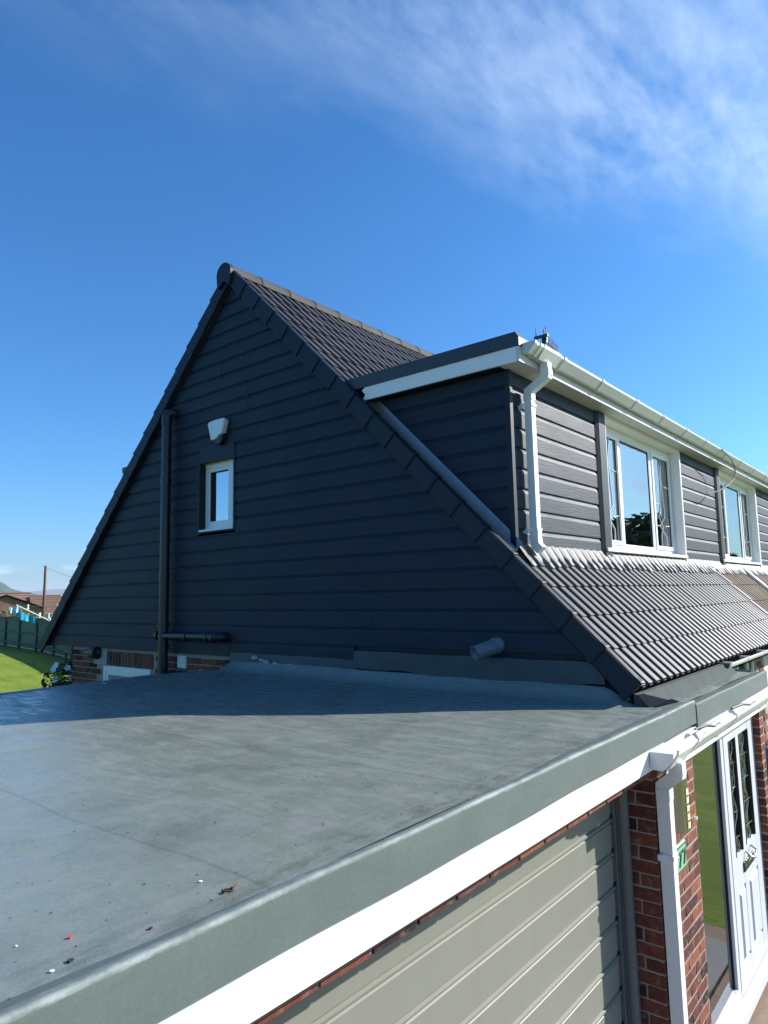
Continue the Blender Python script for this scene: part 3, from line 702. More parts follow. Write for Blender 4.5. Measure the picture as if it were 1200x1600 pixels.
# dormer windows
def dormer_window(parent, x0, x1, mirror=False):
    Y0 = .945
    wn_ = MB().box(x0, x0+.07, Y0, Y0+.06, 1.12, 2.43).box(x1-.07, x1, Y0, Y0+.06, 1.12, 2.43).box(x0+.07, x1-.07, Y0+.001, Y0+.06, 2.355, 2.43).box(x0+.07, x1-.07, Y0+.001, Y0+.06, 1.12, 1.175).build('window', 'white', parent)
    wd = x1-x0; a = x0+.07; b = x1-.07; m1 = x0+.271*wd; m2 = x1-.317*wd
    if mirror: m1, m2 = x0+.317*wd, x1-.271*wd
    for m in (m1, m2): BOX('mullion', 'white', wn_, m-.03, m+.03, Y0-.004, Y0+.06, 1.175, 2.355)
    def sash(p0, p1, proud, opening):
        s = MB(); e = .045 if opening else .018; y0 = Y0-proud
        s.box(p0, p0+e, y0, Y0+.04, 1.178, 2.352); s.box(p1-e, p1, y0, Y0+.04, 1.178, 2.352); s.box(p0+e, p1-e, y0+.001, Y0+.04, 1.178, 1.178+e); s.box(p0+e, p1-e, y0+.001, Y0+.04, 2.352-e, 2.352)
        so_ = s.build('sash', 'white', wn_)
        MB().box(p0+e, p1-e, Y0+.010, Y0+.016, 1.178+e, 2.352-e).build('pane', 'glass', wn_)
        g_ = MB(); q = .008
        g_.box(p1-e-q, p1-e, Y0+.004, Y0+.0105, 1.178+e, 2.352-e).box(p0+e, p1-e-q, Y0+.0045, Y0+.0105, 2.352-e-q, 2.352-e)
        g_.build('gasket', 'rubber', wn_)
        return p0+e, p1-e, 1.178+e, 2.352-e
    l = sash(a, m1-.03, .016, True); mid = sash(m1+.03, m2-.03, .0, False); rt_ = sash(m2+.03, b, .016, True)
    for (p0, p1, z0, z1) in (l, rt_):   # lead came pattern
        cm = MB(); c = (p0+p1)/2; w = (p1-p0); yy_ = Y0+.006
        def line(pts): cm.tube([(x, yy_, z) for x, z in pts], .0045, 5)
        line([(c-w*.12, z0), (c-w*.12, z0+.13), (c, z0+.24), (c-w*.2, z0+.35), (c-w*.05, z0+.55), (c, z1-.3), (c-.03, z1)])
        line([(c+w*.2, z0), (c+w*.2, z0+.12), (c-w*.18, z0+.25), (c+w*.16, z0+.37), (c+w*.10, z0+.58), (c+w*.05, z1-.25), (c+.05, z1)])
        line([(p0, z0+.24), (c-w*.18, z0+.25)]); line([(c+w*.16, z0+.25), (p1, z0+.27)]); line([(p0, z0+.52), (p0+w*.3, z0+.51)]); line([(p1-w*.3, z0+.75), (p1, z0+.74)])
        cm.build('lead_came', 'white', wn_)
    BOX('sill', 'white', wn_, x0-.16, x1+.02, YD-.045, Y0+.01, 1.082, 1.12, ch=.006)
    rv = MB().box(x1, x1+.012, YD-.022, Y0+.06, 1.085, 2.466).box(x0-.012, x0, YD-.028, Y0+.06, 1.085, 2.466).box(x0, x1, YD-.02, Y0+.06, 2.43, 2.466)
    rv.build('reveal', 'white', wn_)
    # folds of net curtain
    rings = []
    for i in range(90):
        x = x0+.05+(wd-.1)*i/89; d = Y0+.15+.018*math.sin(i*1.3)+.01*math.sin(i*.37)
        if a+.5 < x < b-.9: continue
    return wn_
dormer_window(house, 2.076, 4.505)
# side curtains and room behind the panes
BOX('room', 'room', house, DX+.2, XP, 2.30, 2.32, 1.0, 2.5)
BOX('ceiling', 'room', house, DX+.06, XP, YD+.14, 2.3, 2.483, 2.493)
BOX('floor', 'dark', house, DX+.06, XP, YD+.14, 2.3, .98, 1.0)

# eaves: shade under the tiles painted as a black board, front wall, gutter
BOX('eaves_shade_board', 'deck_shade', house, .03, XP, -.040, -.02, -.05, .075)
MB().box(.05, XP, -.02, .26, -.004, .004).build('eaves_soffit', 'white_old', house)
fwall = MB().box(.05, 2.85, .25, .33, -2.46, -.004).box(2.85, 5.0, .25, .33, -2.46, -1.35).box(5.0, XP, .25, .33, -2.46, -.004).build('front_wall', 'mortar', house)
for k in range(30):
    z = -2.45+k*.075; x = 2.62 if k % 2 else 2.62-.11
    while x < XP-.2:
        if not (2.72 < x+.215 and x < 5.0 and z > -1.42) and x > 2.58: brick(fwall, x, .238, z, .215, .1025)
        x += .225
fw_ = MB().box(2.86, 4.99, .262, .30, -.10, -.03).box(2.86, 4.99, .262, .30, -1.33, -1.27)
for x in (2.86, 3.25, 3.42, 4.0, 4.15, 4.65, 4.93): fw_.box(x, x+.055, .258, .30, -1.27, -.10)
fw_ = fw_.build('window', 'white_old', house)
BOX('pane', 'glass', fw_, 2.9, 4.95, .275, .281, -1.27, -.1)
BOX('room', 'dark', fw_, 2.86, 5.0, .6, .62, -1.4, 0)
# half-round eaves gutter
rings = []
for x in (2.2, XP):
    o = [(-.066+.056*math.cos(a), .040+.056*math.sin(a)) for a in [math.pi+math.pi*q/10 for q in range(11)]]
    i_ = [(-.066+.050*math.cos(a), .041+.050*math.sin(a)) for a in [2*math.pi-math.pi*q/10 for q in range(11)]]
    rings.append([Vector((x, y, z)) for y, z in o+i_])
eg = MB().loft(rings, smooth=False).build('gutter', 'white_old', house)
MB().prism([(2.19, -.066+.062*math.cos(a), .045+.062*math.sin(a)) for a in [math.pi+math.pi*q/10 for q in range(11)]], (.05, 0, 0)).build('stop_end', 'steel_frame', eg)
for x in (2.30, 2.95, 3.7, 4.5): MB().loft([[Vector((xx, -.066+.061*math.cos(a), .042+.061*math.sin(a))) for a in [math.pi+math.pi*q/10 for q in range(11)]]+[Vector((xx, -.12+.1*q, .046)) for q in (1, 0)] for xx in (x, x+.045)]).build('bracket', 'white_old', eg)

# rear dormer, only its corner shows past the back verge
rd = MB().box(.80, XP, 5.6, 7.70, 2.60, 2.675).build('rear_dormer', 'dormer_kerb', house)
BOX('fascia', 'white', rd, .82, XP, 7.66, 7.68, 2.50, 2.60)
BOX('gutter', 'white', rd, .83, XP, 7.68, 7.76, 2.52, 2.59)
BOX('wall', 'clad', rd, .95, XP, 7.45, 7.50, 1.05, 2.60)
MB().prism([(.95, 6.0, 2.6), (.95, 7.5, 2.6), (.95, 7.5, 1.0)], (.04, 0, 0)).build('cheek', 'clad', rd)

# ------------------------------------------------------------------ neighbouring house (right half of the pair)
nb = thing('house', (XP, 0, -2.46), 'adjoining right-hand house with weathered brown tiles below its dormer window', 'house')
nrf = MB().prism([FS(XP, .05, .03), FS(XP, 5.92, .03), FS(XP, 5.92, .075), FS(XP, .05, .075)], (5.5, 0, 0)).build('roof_front', 'deck_shade', nb)
MB().prism([BS(XP, .1, .03), BS(XP, 5.92, .03), BS(XP, 5.92, .11), BS(XP, .1, .11)], (5.5, 0, 0)).build('roof_back', 'brown_tile', nb)
up = MB().prism([FS(XP+.06, 3.4, .08), FS(XP+.06, 5.9, .08), FS(XP+.06, 5.9, .115), FS(XP+.06, 3.4, .115)], (5.4, 0, 0)).build('roof_upper', 'brown_tile', nb)
MB().tube([(XP, YA, RZ), (XP+5.5, YA, RZ)], .11, 16).build('ridge', 'brown_tile', nb)
for j in range(0, 5):
    x = XP+.075+(0 if j % 2 else -.145+.145)
    while x < 10.6: lay(nrf, B_FULL, x, j); x += .29
# pale bonding strip between the two roofs, broken at each course
for j in range(0, 5):
    MB().prism([FS(XP-.028, j*GA+.004, .112), FS(XP+.072, j*GA+.004, .112), FS(XP+.078, j*GA+.004, .152), FS(XP-.01, j*GA+.004, .158), FS(XP-.036, j*GA+.004, .150)], FS(0, GA+.008, -.012)-FS(0, 0, 0)).build('bonding_strip', 'lead', nb)
for j in range(2, 5):
    MB().prism([FS(7.35, j*GA+.0, .115), FS(7.50, j*GA, .115), FS(7.50, j*GA, .160), FS(7.35, j*GA, .160)], FS(0, GA, 0)-FS(0, 0, 0)).build('flashing_strip', 'white_old', nb)
ndm = MB().box(XP, 6.43, YD+.03, YD+.06, .95, 2.47).box(8.92, XE, YD+.03, YD+.06, .95, 2.47).box(6.43, 8.92, YD+.11, YD+.13, 2.43, 2.47).build('dormer', 'trim', nb)
front_panel(ndm, XP+.001, 6.24); front_panel(ndm, 8.96, XE)
MB().prism([(6.24, YD-.004, 1.03), (6.28, YD-.030, 1.03), (6.435, YD-.030, 1.03), (6.435, YD+.1, 1.03), (6.24, YD+.03, 1.03)], (0, 0, 1.434)).build('corner_trim', 'trim', nb)
MB().box(8.894, 8.96, YD-.024, YD+.03, 1.03, 2.466).build('corner_trim', 'white', nb)
dormer_window(nb, 6.45, 8.88, True)
ndr = MB().box(XP, XE+.1, .70, 2.62, 2.590, 2.612).build('dormer_roof', 'dormer_kerb', nb)
MB().prism([(XP, .672, 2.590), (XP, .668, 2.618), (XP, .685, 2.652), (XP, .72, 2.70), (XP, .80, 2.702), (XP, .80, 2.60)], (XE+.1-XP, 0, 0)).build('kerb_trim', 'kerb', ndr)
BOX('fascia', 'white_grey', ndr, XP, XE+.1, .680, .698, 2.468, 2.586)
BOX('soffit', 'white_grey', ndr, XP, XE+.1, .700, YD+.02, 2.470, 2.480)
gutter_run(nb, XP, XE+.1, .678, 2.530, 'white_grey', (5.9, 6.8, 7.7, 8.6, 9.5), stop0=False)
apron(nb, XP, XE, .026)
BOX('room', 'room', nb, XP+.01, XE, 2.30, 2.32, 1.0, 2.5)
BOX('wall', 'render', nb, XP+.01, 11.0, .25, 7.6, -2.46, -.01)
MB().prism([(10.9, .1, 0), (10.9, 8.28, 0), (10.9, YA, 4.22)], (.1, 0, 0)).build('gable', 'clad', nb)
rings = []
for x in (XP, 11.0):
    o = [(-.066+.056*math.cos(a), .040+.056*math.sin(a)) for a in [math.pi+math.pi*q/10 for q in range(11)]]
    i_ = [(-.066+.050*math.cos(a), .041+.050*math.sin(a)) for a in [2*math.pi-math.pi*q/10 for q in range(11)]]
    rings.append([Vector((x, y, z)) for y, z in o+i_])
MB().loft(rings).build('eaves_gutter', 'white_old', nb)

# ------------------------------------------------------------------ garage with flat roof
garage = thing('garage', (-2.5, 0, -2.46), 'flat roofed garage with grey fibreglass roof and grey green ribbed door', 'garage')
GX0 = -5.4; YB = 4.43
def rz(x, y): return -.030+.008*math.sin(x*1.7+y*.9)+.006*math.sin(y*2.3-x*.8)+.012*math.exp(-((x+.75)**2+(y-4.3)**2)/.12)
nx, ny = 110, 96; vs, fs = [], []
for j in range(ny+1):
    for i in range(nx+1):
        x = GX0+(0.02-GX0)*i/nx; y = -.30+(YB+.30)*j/ny
        z = rz(x, y)
        if x > -.09: z += .10*max(0, (x+.09)/.11)**1.3*(1 if y > .12 else max(0, (y+.04)/.16))*(1 if y < 4.1 else max(0, 1-(y-4.1)/.2))
        vs.append((x, y, z))
for j in range(ny):
    for i in range(nx): fs.append((j*(nx+1)+i, j*(nx+1)+i+1, (j+1)*(nx+1)+i+1, (j+1)*(nx+1)+i))
groof = MB().add(vs, fs, True).build('flat_roof', 'grp', garage)
def kerb(parent, x0, x1, dy, dz, mat='kerb', n=90):
    prof = [(-.215, -.040), (-.250, -.031), (-.290, -.022), (-.325, -.012), (-.334, -.009), (-.340, -.0085), (-.3445, -.010), (-.348, -.0145), (-.3497, -.020), (-.350, -.030), (-.351, -.152), (-.337, -.152), (-.335, -.04)]
    rings = []
    for i in range(n+1):
        x = x0+(x1-x0)*i/n; wob = .001*math.sin(x*3.1)+.0009*math.sin(x*7.7+1)
        rings.append([Vector((x, y+dy+wob*(1 if y < -.3 else 0), z+dz+wob)) for y, z in prof])
    return MB().loft(rings, smooth=False).build('kerb_trim', mat, parent)
kerb(garage, GX0, .285, 0, 0)
# back edge trim
rings = []
for i in range(81):
    x = GX0+(.0-GX0)*i/80; z = rz(x, YB)
    rings.append([Vector((x, YB-.08, z-.004)), Vector((x, YB-.03, z+.008)), Vector((x, YB+.0, z+.006)), Vector((x, YB+.02, z-.02)), Vector((x, YB+.02, z-.14)), Vector((x, YB-.08, z-.14))])
MB().loft(rings, smooth=True).build('back_trim', 'grp', garage)
BOX('fascia', 'white', garage, GX0+.05, -.33, -.336, -.314, -.277, -.1535)
BOX('timber', 'bark', garage, GX0+.05, .2, -.312, -.285, -.30, -.16)
# walls
gb = MB().box(GX0+.12, -.412, -.272, -.12, -.342, -.262).box(-.396, -.05, -.2765, -.125, -2.46, -.300).box(GX0+.1, -4.72, -.270, -.1, -2.46, -.300).box(GX0+.1, GX0+.3, -.09, YB-.05, -2.46, -.16).box(GX0+.3, .0, YB-.25, YB-.05, -2.46, -.16).build('wall', 'mortar', garage)
random.seed(21)
x = -.4125-.215
while x > -4.95: brick(gb, x, -.280, -.345, .215, .1025); x -= .225
YW = -.28
def pier(parent, x0, x1, ztop, reveal_left=True):
    k = 0; z = ztop-.065
    while z > -2.46:
        if k % 2 == 0:
            x = x0; l = .215
            while x < x1-.01:
                ll = min(l, x1-x); brick(parent, x, YW, z, ll, .1025); x += ll+.01
            if reveal_left: brick(parent, x0, YW+.1125, z, .1025, .06)
        else:
            brick(parent, x0, YW, z, .1025, .1725); x = x0+.1125
            while x < x1-.01:
                ll = min(.215, x1-x); brick(parent, x, YW, z, ll, .1025); x += ll+.01
        z -= .075; k += 1
pier(gb, -.400, -.085, -.305)
# ribbed steel up-and-over door
YDR = -.075
door = MB().box(-4.66, -.53, YDR+.018, YDR+.03, -2.42, -.29).build('door', 'door', garage)
def door_panel(z0, h):
    if h < .06: return
    sec = [(0, .004), (.006, .0), (h-.034, .0), (h-.029, .007), (h-.022, .008), (h-.018, -.006), (h-.008, -.008), (h-.002, .004), (h, .012), (h, .018), (0, .018)]
    return MB().loft([[Vector((x, YDR+d, z0+dz)) for dz, d in sec] for x in (-4.64, -.545)]).build('panel', 'door', door)
z = -.50+.183*.0
zz = -.397+.1
while zz > -2.4:
    h = .1 if zz > -.35 else .183 if zz-.183 > -2.42 else zz+2.42
    door_panel(zz-h, h); zz -= h
    MB().prism([(-.560, YDR-.012, zz+.012), (-.545, YDR-.012, zz+.020), (-.545, YDR-.012, zz-.004)], (0, .012, 0)).build('rib_end', 'black', door)
fr = MB().box(-.545, -.520, YDR-.02, YDR+.04, -2.45, -.30).build('door_frame', 'steel_frame', garage)
MB().loft([[Vector((-.447+.040*math.cos(a), -.105+.040*math.sin(a), z)) for a in [2*math.pi*q/14 for q in range(14)]] for z in (-2.45, -.318)], smooth=True).build('post', 'steel_frame', fr)
BOX('post', 'steel_frame', fr, -.500, -.402, -.095, -.02, -2.45, -.31)
BOX('head', 'steel_frame', fr, -4.66, -.545, YDR+.03, YDR+.06, -.34, -.28)

# flashing and fillet where the garage roof meets the gable
def flash(y0, y1, z0, z1, x, mat, name='lead_flashing', bulge=.01, n=40):
    rings = []
    for i in range(n+1):
        y = y0+(y1-y0)*i/n; w1 = .006*math.sin(y*7)+.004*math.sin(y*17); w2 = .010*math.sin(y*3.3+1)+.006*math.sin(y*11)
        rings.append([Vector((x+.02, y, z1+w1*.4)), Vector((x, y, z1-.004+w1*.4)), Vector((x-.004-w1*.3, y, z0*.3+z1*.7)), Vector((x-.012+w2*.3, y, z0+w2)), Vector((x+.02, y, z0+w2))])
    return MB().loft(rings, smooth=False).build(name, mat, garage)
flash(.14, 2.40, .075, .236, .022, 'lead_green')
flash(2.38, 4.13, .045, .160, .035, 'lead_green')
random.seed(9)
for (y, z, s) in ((3.72, .12, .05), (3.62, .10, .04), (3.55, .085, .05), (3.42, .075, .03), (3.2, .06, .05)):
    pts = [(y+s*random.uniform(.7, 1.5)*math.cos(a), z+.45*s*random.uniform(.6, 1.3)*math.sin(a)) for a in [2*math.pi*q/11 for q in range(11)]]
    MB().prism([(.012, a, b) for a, b in pts], (.012, 0, 0)).build('mortar_patch', 'mortar_dirty', garage)
BOX('brick_end', 'brick_clean', garage, .02, .10, 4.135, 4.24, -.05, .07, ch=.006)

# ------------------------------------------------------------------ porch
porch = thing('porch', (1.2, 0, -2.46), 'small brick porch with white front door under the grey flat roof', 'porch')
PXE = 2.50
vs, fs = [], []; nx, ny = 40, 14
for j in range(ny+1):
    for i in range(nx+1):
        x = .022+(PXE-.03-.022)*i/nx; y = -.26+(.22+.26)*j/ny
        vs.append((x, y, -.046+.004*math.sin(x*5+y*3)))
for j in range(ny):
    for i in range(nx): fs.append((j*(nx+1)+i, j*(nx+1)+i+1, (j+1)*(nx+1)+i+1, (j+1)*(nx+1)+i))
MB().add(vs, fs, True).build('flat_roof', 'grp', porch)
MB().prism([(.03, -.150, -.047), (.03, -.075, .036), (.03, -.043, .040), (.03, -.043, -.06), (.03, -.15, -.06)], (2.30, 0, 0)).build('eaves_fillet', 'fillet', porch)
MB().prism([(.005, -.152, -.044), (.10, -.155, -.044), (.42, -.152, -.044), (.10, -.080, .036), (.005, -.077, .039)], (0, -.002, .002)).build('dark_wedge', 'wedge_dark', porch)  # dark wedge sheet added on the fillet slope
# dark wedge sheet added from the foot of the verge to the kerb corner
MB().prism([(.03, -.145, -.0405), (.20, -.185, -.0405), (.365, -.217, -.0405), (.395, -.215, -.0405), (.46, -.145, -.0405)], (0, 0, .0035)).build('dark_wedge', 'wedge_dark', porch)
kerb(porch, .287, PXE, -.006, -.022, n=40)
MB().box(PXE-.03, PXE, -.24, .2, -.17, -.035, ch=.01).build('side_trim', 'kerb', porch)
BOX('fascia', 'white', porch, -.33, PXE-.04, -.337, -.314, -.345, -.1745)
BOX('soffit', 'white', porch, .0, PXE-.05, -.313, -.16, -.352, -.342)
pw = MB().box(-.085, .380, YW+.0035, -.12, -2.46, -.345).build('wall', 'mortar', porch)
pw2 = MB().box(2.419, 2.551, YW+.0035, .25, -2.46, -.345).build('wall', 'mortar', porch)
# bricks of the left pier continue into the porch wall
k = 0; z = -.305-.065
random.seed(31)
while z > -2.46:
    x = -.0725+(0 if k % 2 else .0)
    xs = [(-.075, .14), (.15, .235)] if k % 2 == 0 else [(-.075, .03), (.04, .255), (.265, .12)]
    if k % 2 == 0: xs = [(-.075, .095), (.03, .215), (.255, .13)]
    else: xs = [(-.075, .215), (.15, .215), (.375, .01)]
    for a, l in xs:
        if a+l > .386: l = .386-a
        if l > .02: brick(pw, a, YW, z, l, .1025)
    if k % 2 == 0: brick(pw2, 2.415, YW, z, .14, .1025); brick(pw2, 2.453, YW+.1125, z, .1025, .215)
    else: brick(pw2, 2.415, YW, z, .0825-.0, .215); brick(pw2, 2.5075, YW, z, .0475, .215)
    z -= .075; k += 1
# sidelight, frame and door
YF = -.22
frm = MB()
for q in ((.372, .45, -2.33, -.40), (1.305, 1.375, -2.33, -.40), (2.345, 2.412, -2.33, -.40)): frm.box(q[0], q[1], YF, YF+.07, q[2], q[3])
frm.box(.372, 2.412, YF-.002, YF+.07, -.40, -.352).box(.45, 1.305, YF+.001, YF+.07, -2.33, -2.235).box(.372, 2.412, YF-.07, YF+.07, -2.40, -2.33)
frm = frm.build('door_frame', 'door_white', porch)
BOX('pane', 'glass_side', frm, .45, 1.305, YF+.03, YF+.036, -2.235, -.40)
g_ = MB().box(1.295, 1.305, YF+.021, YF+.03, -2.235, -.40).box(1.3755, 1.3835, YF+.003, YF+.03, -2.33, -.405); g_.build('gasket', 'rubber', frm)
BOX('room', 'slab', frm, .40, 2.40, .3, .31, -2.4, -.35)
BOX('room', 'room', frm, .40, 2.40, .0, .01, -2.4, -.35)
dl = MB()
DL0, DL1 = 1.384, 2.335; DZ0, DZ1 = -2.31, -.405; YL = YF-.004
s1 = (DL0+.13, DL0+.36); s2 = (DL0+.47, DL1-.15); zt, zb = -.50, -1.37
dl.box(DL0, s1[0], YL, YL+.05, DZ0, DZ1).box(s2[1], DL1, YL, YL+.05, DZ0, DZ1).box(s1[1], s2[0], YL, YL+.05, DZ0, DZ1)
for s in (s1, s2): dl.box(s[0], s[1], YL+.001, YL+.05, zt, DZ1).box(s[0], s[1], YL+.001, YL+.05, -1.62, zb).box(s[0], s[1], YL+.012, YL+.05, -2.15, -1.62).box(s[0], s[1], YL+.001, YL+.05, DZ0, -2.15)
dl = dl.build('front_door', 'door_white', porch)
for s in (s1, s2):
    MB().box(s[0], s[1], YL+.02, YL+.026, zb, zt).build('pane', 'glass', dl)
    m_ = MB()
    for a in (s[0]+.006, s[1]-.006): m_.box(a-.006, a+.006, YL-.004, YL+.02, zb, zt)
    m_.build('bead', 'rubber', dl)
    cm = MB(); c = sum(s)/2
    cm.tube([(c+.06*math.sin(q*.9), YL+.012, zt+(zb-zt)*q/24) for q in range(25)], .004, 5); cm.tube([(c-.05*math.sin(q*.7+.4), YL+.012, zt+(zb-zt)*q/24) for q in range(25)], .004, 5)
    for q in (.2, .42, .63, .85): cm.tube([(s[0], YL+.012, zt+(zb-zt)*q), (s[1], YL+.012, zt+(zb-zt)*q-.02)], .004, 5)
    cm.build('lead_came', 'steel', dl)
    # raised lower panel
    MB().loft([[Vector(p) for p in ((s[0]+o, YL+d, -2.15+o2), (s[1]-o, YL+d, -2.15+o2), (s[1]-o, YL+d, -1.62-o2), (s[0]+o, YL+d, -1.62-o2))] for o, d, o2 in ((.02, .012, .02), (.045, -.006, .045))]).build('panel', 'door_white', dl)
lp = MB().box(1.70, 2.03, YL-.012, YL, -1.535, -1.46, ch=.004).build('letter_box', 'black', dl)
BOX('flap', 'steel', lp, 1.715, 2.015, YL-.016, YL-.012, -1.492, -1.484)
MB().tube([(1.79, YL-.005, -1.40), (1.78, YL-.05, -1.43), (1.86, YL-.055, -1.455), (1.95, YL-.05, -1.42), (1.96, YL-.005, -1.40)], .009, 8).build('knocker', 'steel', dl)
# gutter along the porch
pg = gutter_run(porch, -.585, PXE+.02, -.339, -.262, 'white', (-.10, .85, 2.25), w=.118, h=.090)
outlet(pg, -.50, -.20, -.339, -.262, .118, .090, 'white')
for (x0, dx) in ((1.15, .55), (.2, .4)):
    MB().tube([(x0, -.36, -.178), (x0+dx*.3, -.40, -.165), (x0+dx*.55, -.43, -.185), (x0+dx, -.41, -.195)], .010, 7).build('cable', 'cable', pg)
BOX('loose_trim', 'white_old', pg, .05, .95, -.372, -.340, -.186, -.178)
PPX = -.351
pd = MB().rect_path([(PPX, -.405, -.26), (PPX, -.405, -.335), (PPX, -.324, -.405), (PPX, -.324, -2.44)], .068, .072, (1, 0, 0)).build('downpipe', 'white', porch)
for z in (-.30, -.45): BOX('socket', 'white', pd, PPX-.038, PPX+.038, (-.444 if z > -.4 else -.364), (-.366 if z > -.4 else -.285), z-.035, z+.035, ch=.004)
for z in (-.79, -1.75): MB().box(PPX-.041, PPX+.041, -.366, -.286, z-.014, z+.014).box(PPX-.062, PPX-.035, -.31, -.284, z-.016, z+.016).build('clip', 'white', pd)

# ------------------------------------------------------------------ things fixed to the walls
sp_ = thing('soil_pipe', (-.02, 5.23, -.2), 'tall black soil pipe running up the dark clad gable', 'pipe')
main = MB().tube([(-.045, 5.235, -1.2), (-.045, 5.235, 2.80)], .055, 18).build('pipe', 'black_pipe', sp_)
MB().tube([(-.045, 5.235, 2.74), (-.045, 5.235, 2.84), (-.04, 5.225, 2.875), (.0, 5.2, 2.89), (.06, 5.19, 2.89)], [.061, .061, .058, .055, .055], 16).build('bend', 'black_pipe', sp_)
for z in (2.08, .98, .42, .18, -.02): MB().tube([(-.045, 5.235, z-.03), (-.045, 5.235, z+.03)], .0615, 18).build('collar', 'black_pipe', sp_)
br_ = MB().tube([(-.045, 5.29, .30), (-.052, 4.25, .312)], .045, 16).build('branch', 'black_pipe', sp_)
for y in (5.33, 4.78, 4.40, 4.30): MB().tube([(-.05, y-.022, .303), (-.05, y+.022, .303)], .053, 16).build('collar', 'black_pipe', br_)
MB().tube([(-.052, 4.27, .312), (-.045, 4.23, .312), (-.02, 4.215, .312), (.06, 4.21, .312)], .048, 16).build('elbow', 'black_pipe', br_)

al = thing('alarm_box', (.03, 4.34, 2.54), 'white alarm bell box above the small gable window', 'alarm')
def outline(y, z, s):
    pts = [(-.148, .088), (-.125, .112), (.0, .120), (.125, .118), (.148, .100), (.100, -.045), (.085, -.058), (.045, -.062), (.03, -.082), (.0, -.098), (-.07, -.105), (-.090, -.092)]
    return [(y-a*s, z+b*s) for a, b in pts]
rings = [[Vector((x, y, z)) for y, z in outline(4.335, 2.535, s)] for x, s in ((.048, .90), (.02, .98), (-.010, 1.0), (-.022, .97), (-.026, .88))]
MB().loft(rings, smooth=False).build('cover', 'white', al)
MB().loft([[Vector((x, 4.325+a*s, 2.43+b*s)) for a, b in ((-.09, .06), (.06, .05), (.045, -.045), (-.02, -.06), (-.07, -.02))] for x, s in ((.046, 1), (.004, 1), (-.008, .85))]).build('lens', 'black', al)

wl = thing('wall_lamp', (.06, 6.9, .04), 'small black bell-shaped lamp on brick wall below the gable', 'lamp')
MB().tube([(WX, 6.90, .045), (.045, 6.90, .045), (.03, 6.90, .045)], [.075, .072, .05], 18).build('backplate', 'black', wl)
MB().tube([(.045, 6.86, .045), (.03, 6.95, .045), (.025, 7.0, .045), (.022, 7.06, .048), (.02, 7.13, .05), (.02, 7.17, .05)], [.080, .072, .055, .038, .034, .020], 16).build('shade', 'black', wl)

av = thing('air_vent', (.08, 5.05, .01), 'white louvred vent on brick beside the soil pipe', 'vent')
MB().box(.070, .098, 4.972, 5.128, -.06, .08, ch=.004).build('frame', 'white', av)
for q in range(3): MB().prism([(.072, 4.984, -.045+q*.042), (.058, 4.984, -.040+q*.042), (.072, 4.984, -.012+q*.042)], (0, .132, 0)).build('louvre', 'white_old', av)

op = thing('overflow_pipe', (.02, 1.02, .29), 'short grey plastic pipe stub poking out of the gable', 'pipe')
axd = Vector((-.20, .10, -.055)); s0 = Vector((.075, .965, .325)); ringo, ringi = [], []
d_ = axd.normalized(); xx = d_.cross(Vector((0, 0, 1))).normalized(); yy2 = xx.cross(d_)
def rg(p, r): return [p+r*(math.cos(t)*xx+math.sin(t)*yy2) for t in [2*math.pi*q/22 for q in range(22)]]
MB().loft([rg(s0, .055), rg(s0+axd, .055), rg(s0+axd, .047), rg(s0, .047)], caps=False, smooth=True).build('pipe', 'grey_pipe', op)
MB().add(rg(s0+axd*.3, .0475), [tuple(range(22))]).build('bore_shade', 'deck_shade', op)  # black disc paints the shade inside the pipe mouth
MB().loft([rg(s0-d_*.02, .062), rg(s0+d_*.05, .062), rg(s0+d_*.05, .055)], caps=False, smooth=True).build('collar', 'grey_pipe', op)

# slotted steel wall lamp and number plaque on the porch pier
sw = thing('wall_lamp', (-.14, -.28, -.55), 'curved steel wall lamp with five cream slots above the number plaque', 'lamp')
n = 18
def arc(r, z, a0=0, a1=math.pi): return [Vector((-.150+r*math.cos(a0+(a1-a0)*q/n), YW-.012-r*1.0*math.sin(a0+(a1-a0)*q/n), z)) for q in range(n+1)]
MB().loft([arc(.098, -.70), arc(.098, -.385)], smooth=True).build('body', 'steel', sw)
BOX('backplate', 'white_old', sw, -.27, -.03, YW-.012, YW, -.69, -.395)
for q in range(5):
    z1 = -.455-q*.047
    MB().loft([arc(.101, z1-.036, 1.22, 1.80), arc(.101, z1, 1.22, 1.80)], closed=False, caps=False).build('slot', 'cream', sw)
MB().tube([(-.008, YW-.10, -.66), (-.008, YW-.115, -.66)], .010, 10).build('sensor', 'white', sw)

pq = thing('number_plaque', (-.05, -.29, -.89), 'pale green house number plaque reading 77 beside the downpipe', 'plaque')
MB().box(-.142, .042, YW-.022, YW-.001, -.968, -.812, ch=.006).build('plate', 'plaque', pq)
e = MB(); 
for q in ((-.136, .036, -.826, -.820), (-.136, .036, -.960, -.954)): e.box(q[0], q[1], YW-.027, YW-.02, q[2], q[3])
e.build('border', 'plaque_dark', pq)
for x0 in (-.118, -.036):
    MB().prism([(x0, YW-.028, -.850), (x0+.062, YW-.028, -.850), (x0+.062, YW-.028, -.864), (x0+.030, YW-.028, -.935), (x0+.012, YW-.028, -.935), (x0+.044, YW-.028, -.866), (x0, YW-.028, -.866)], (0, .008, 0)).build('numeral', 'plaque_dark', pq)

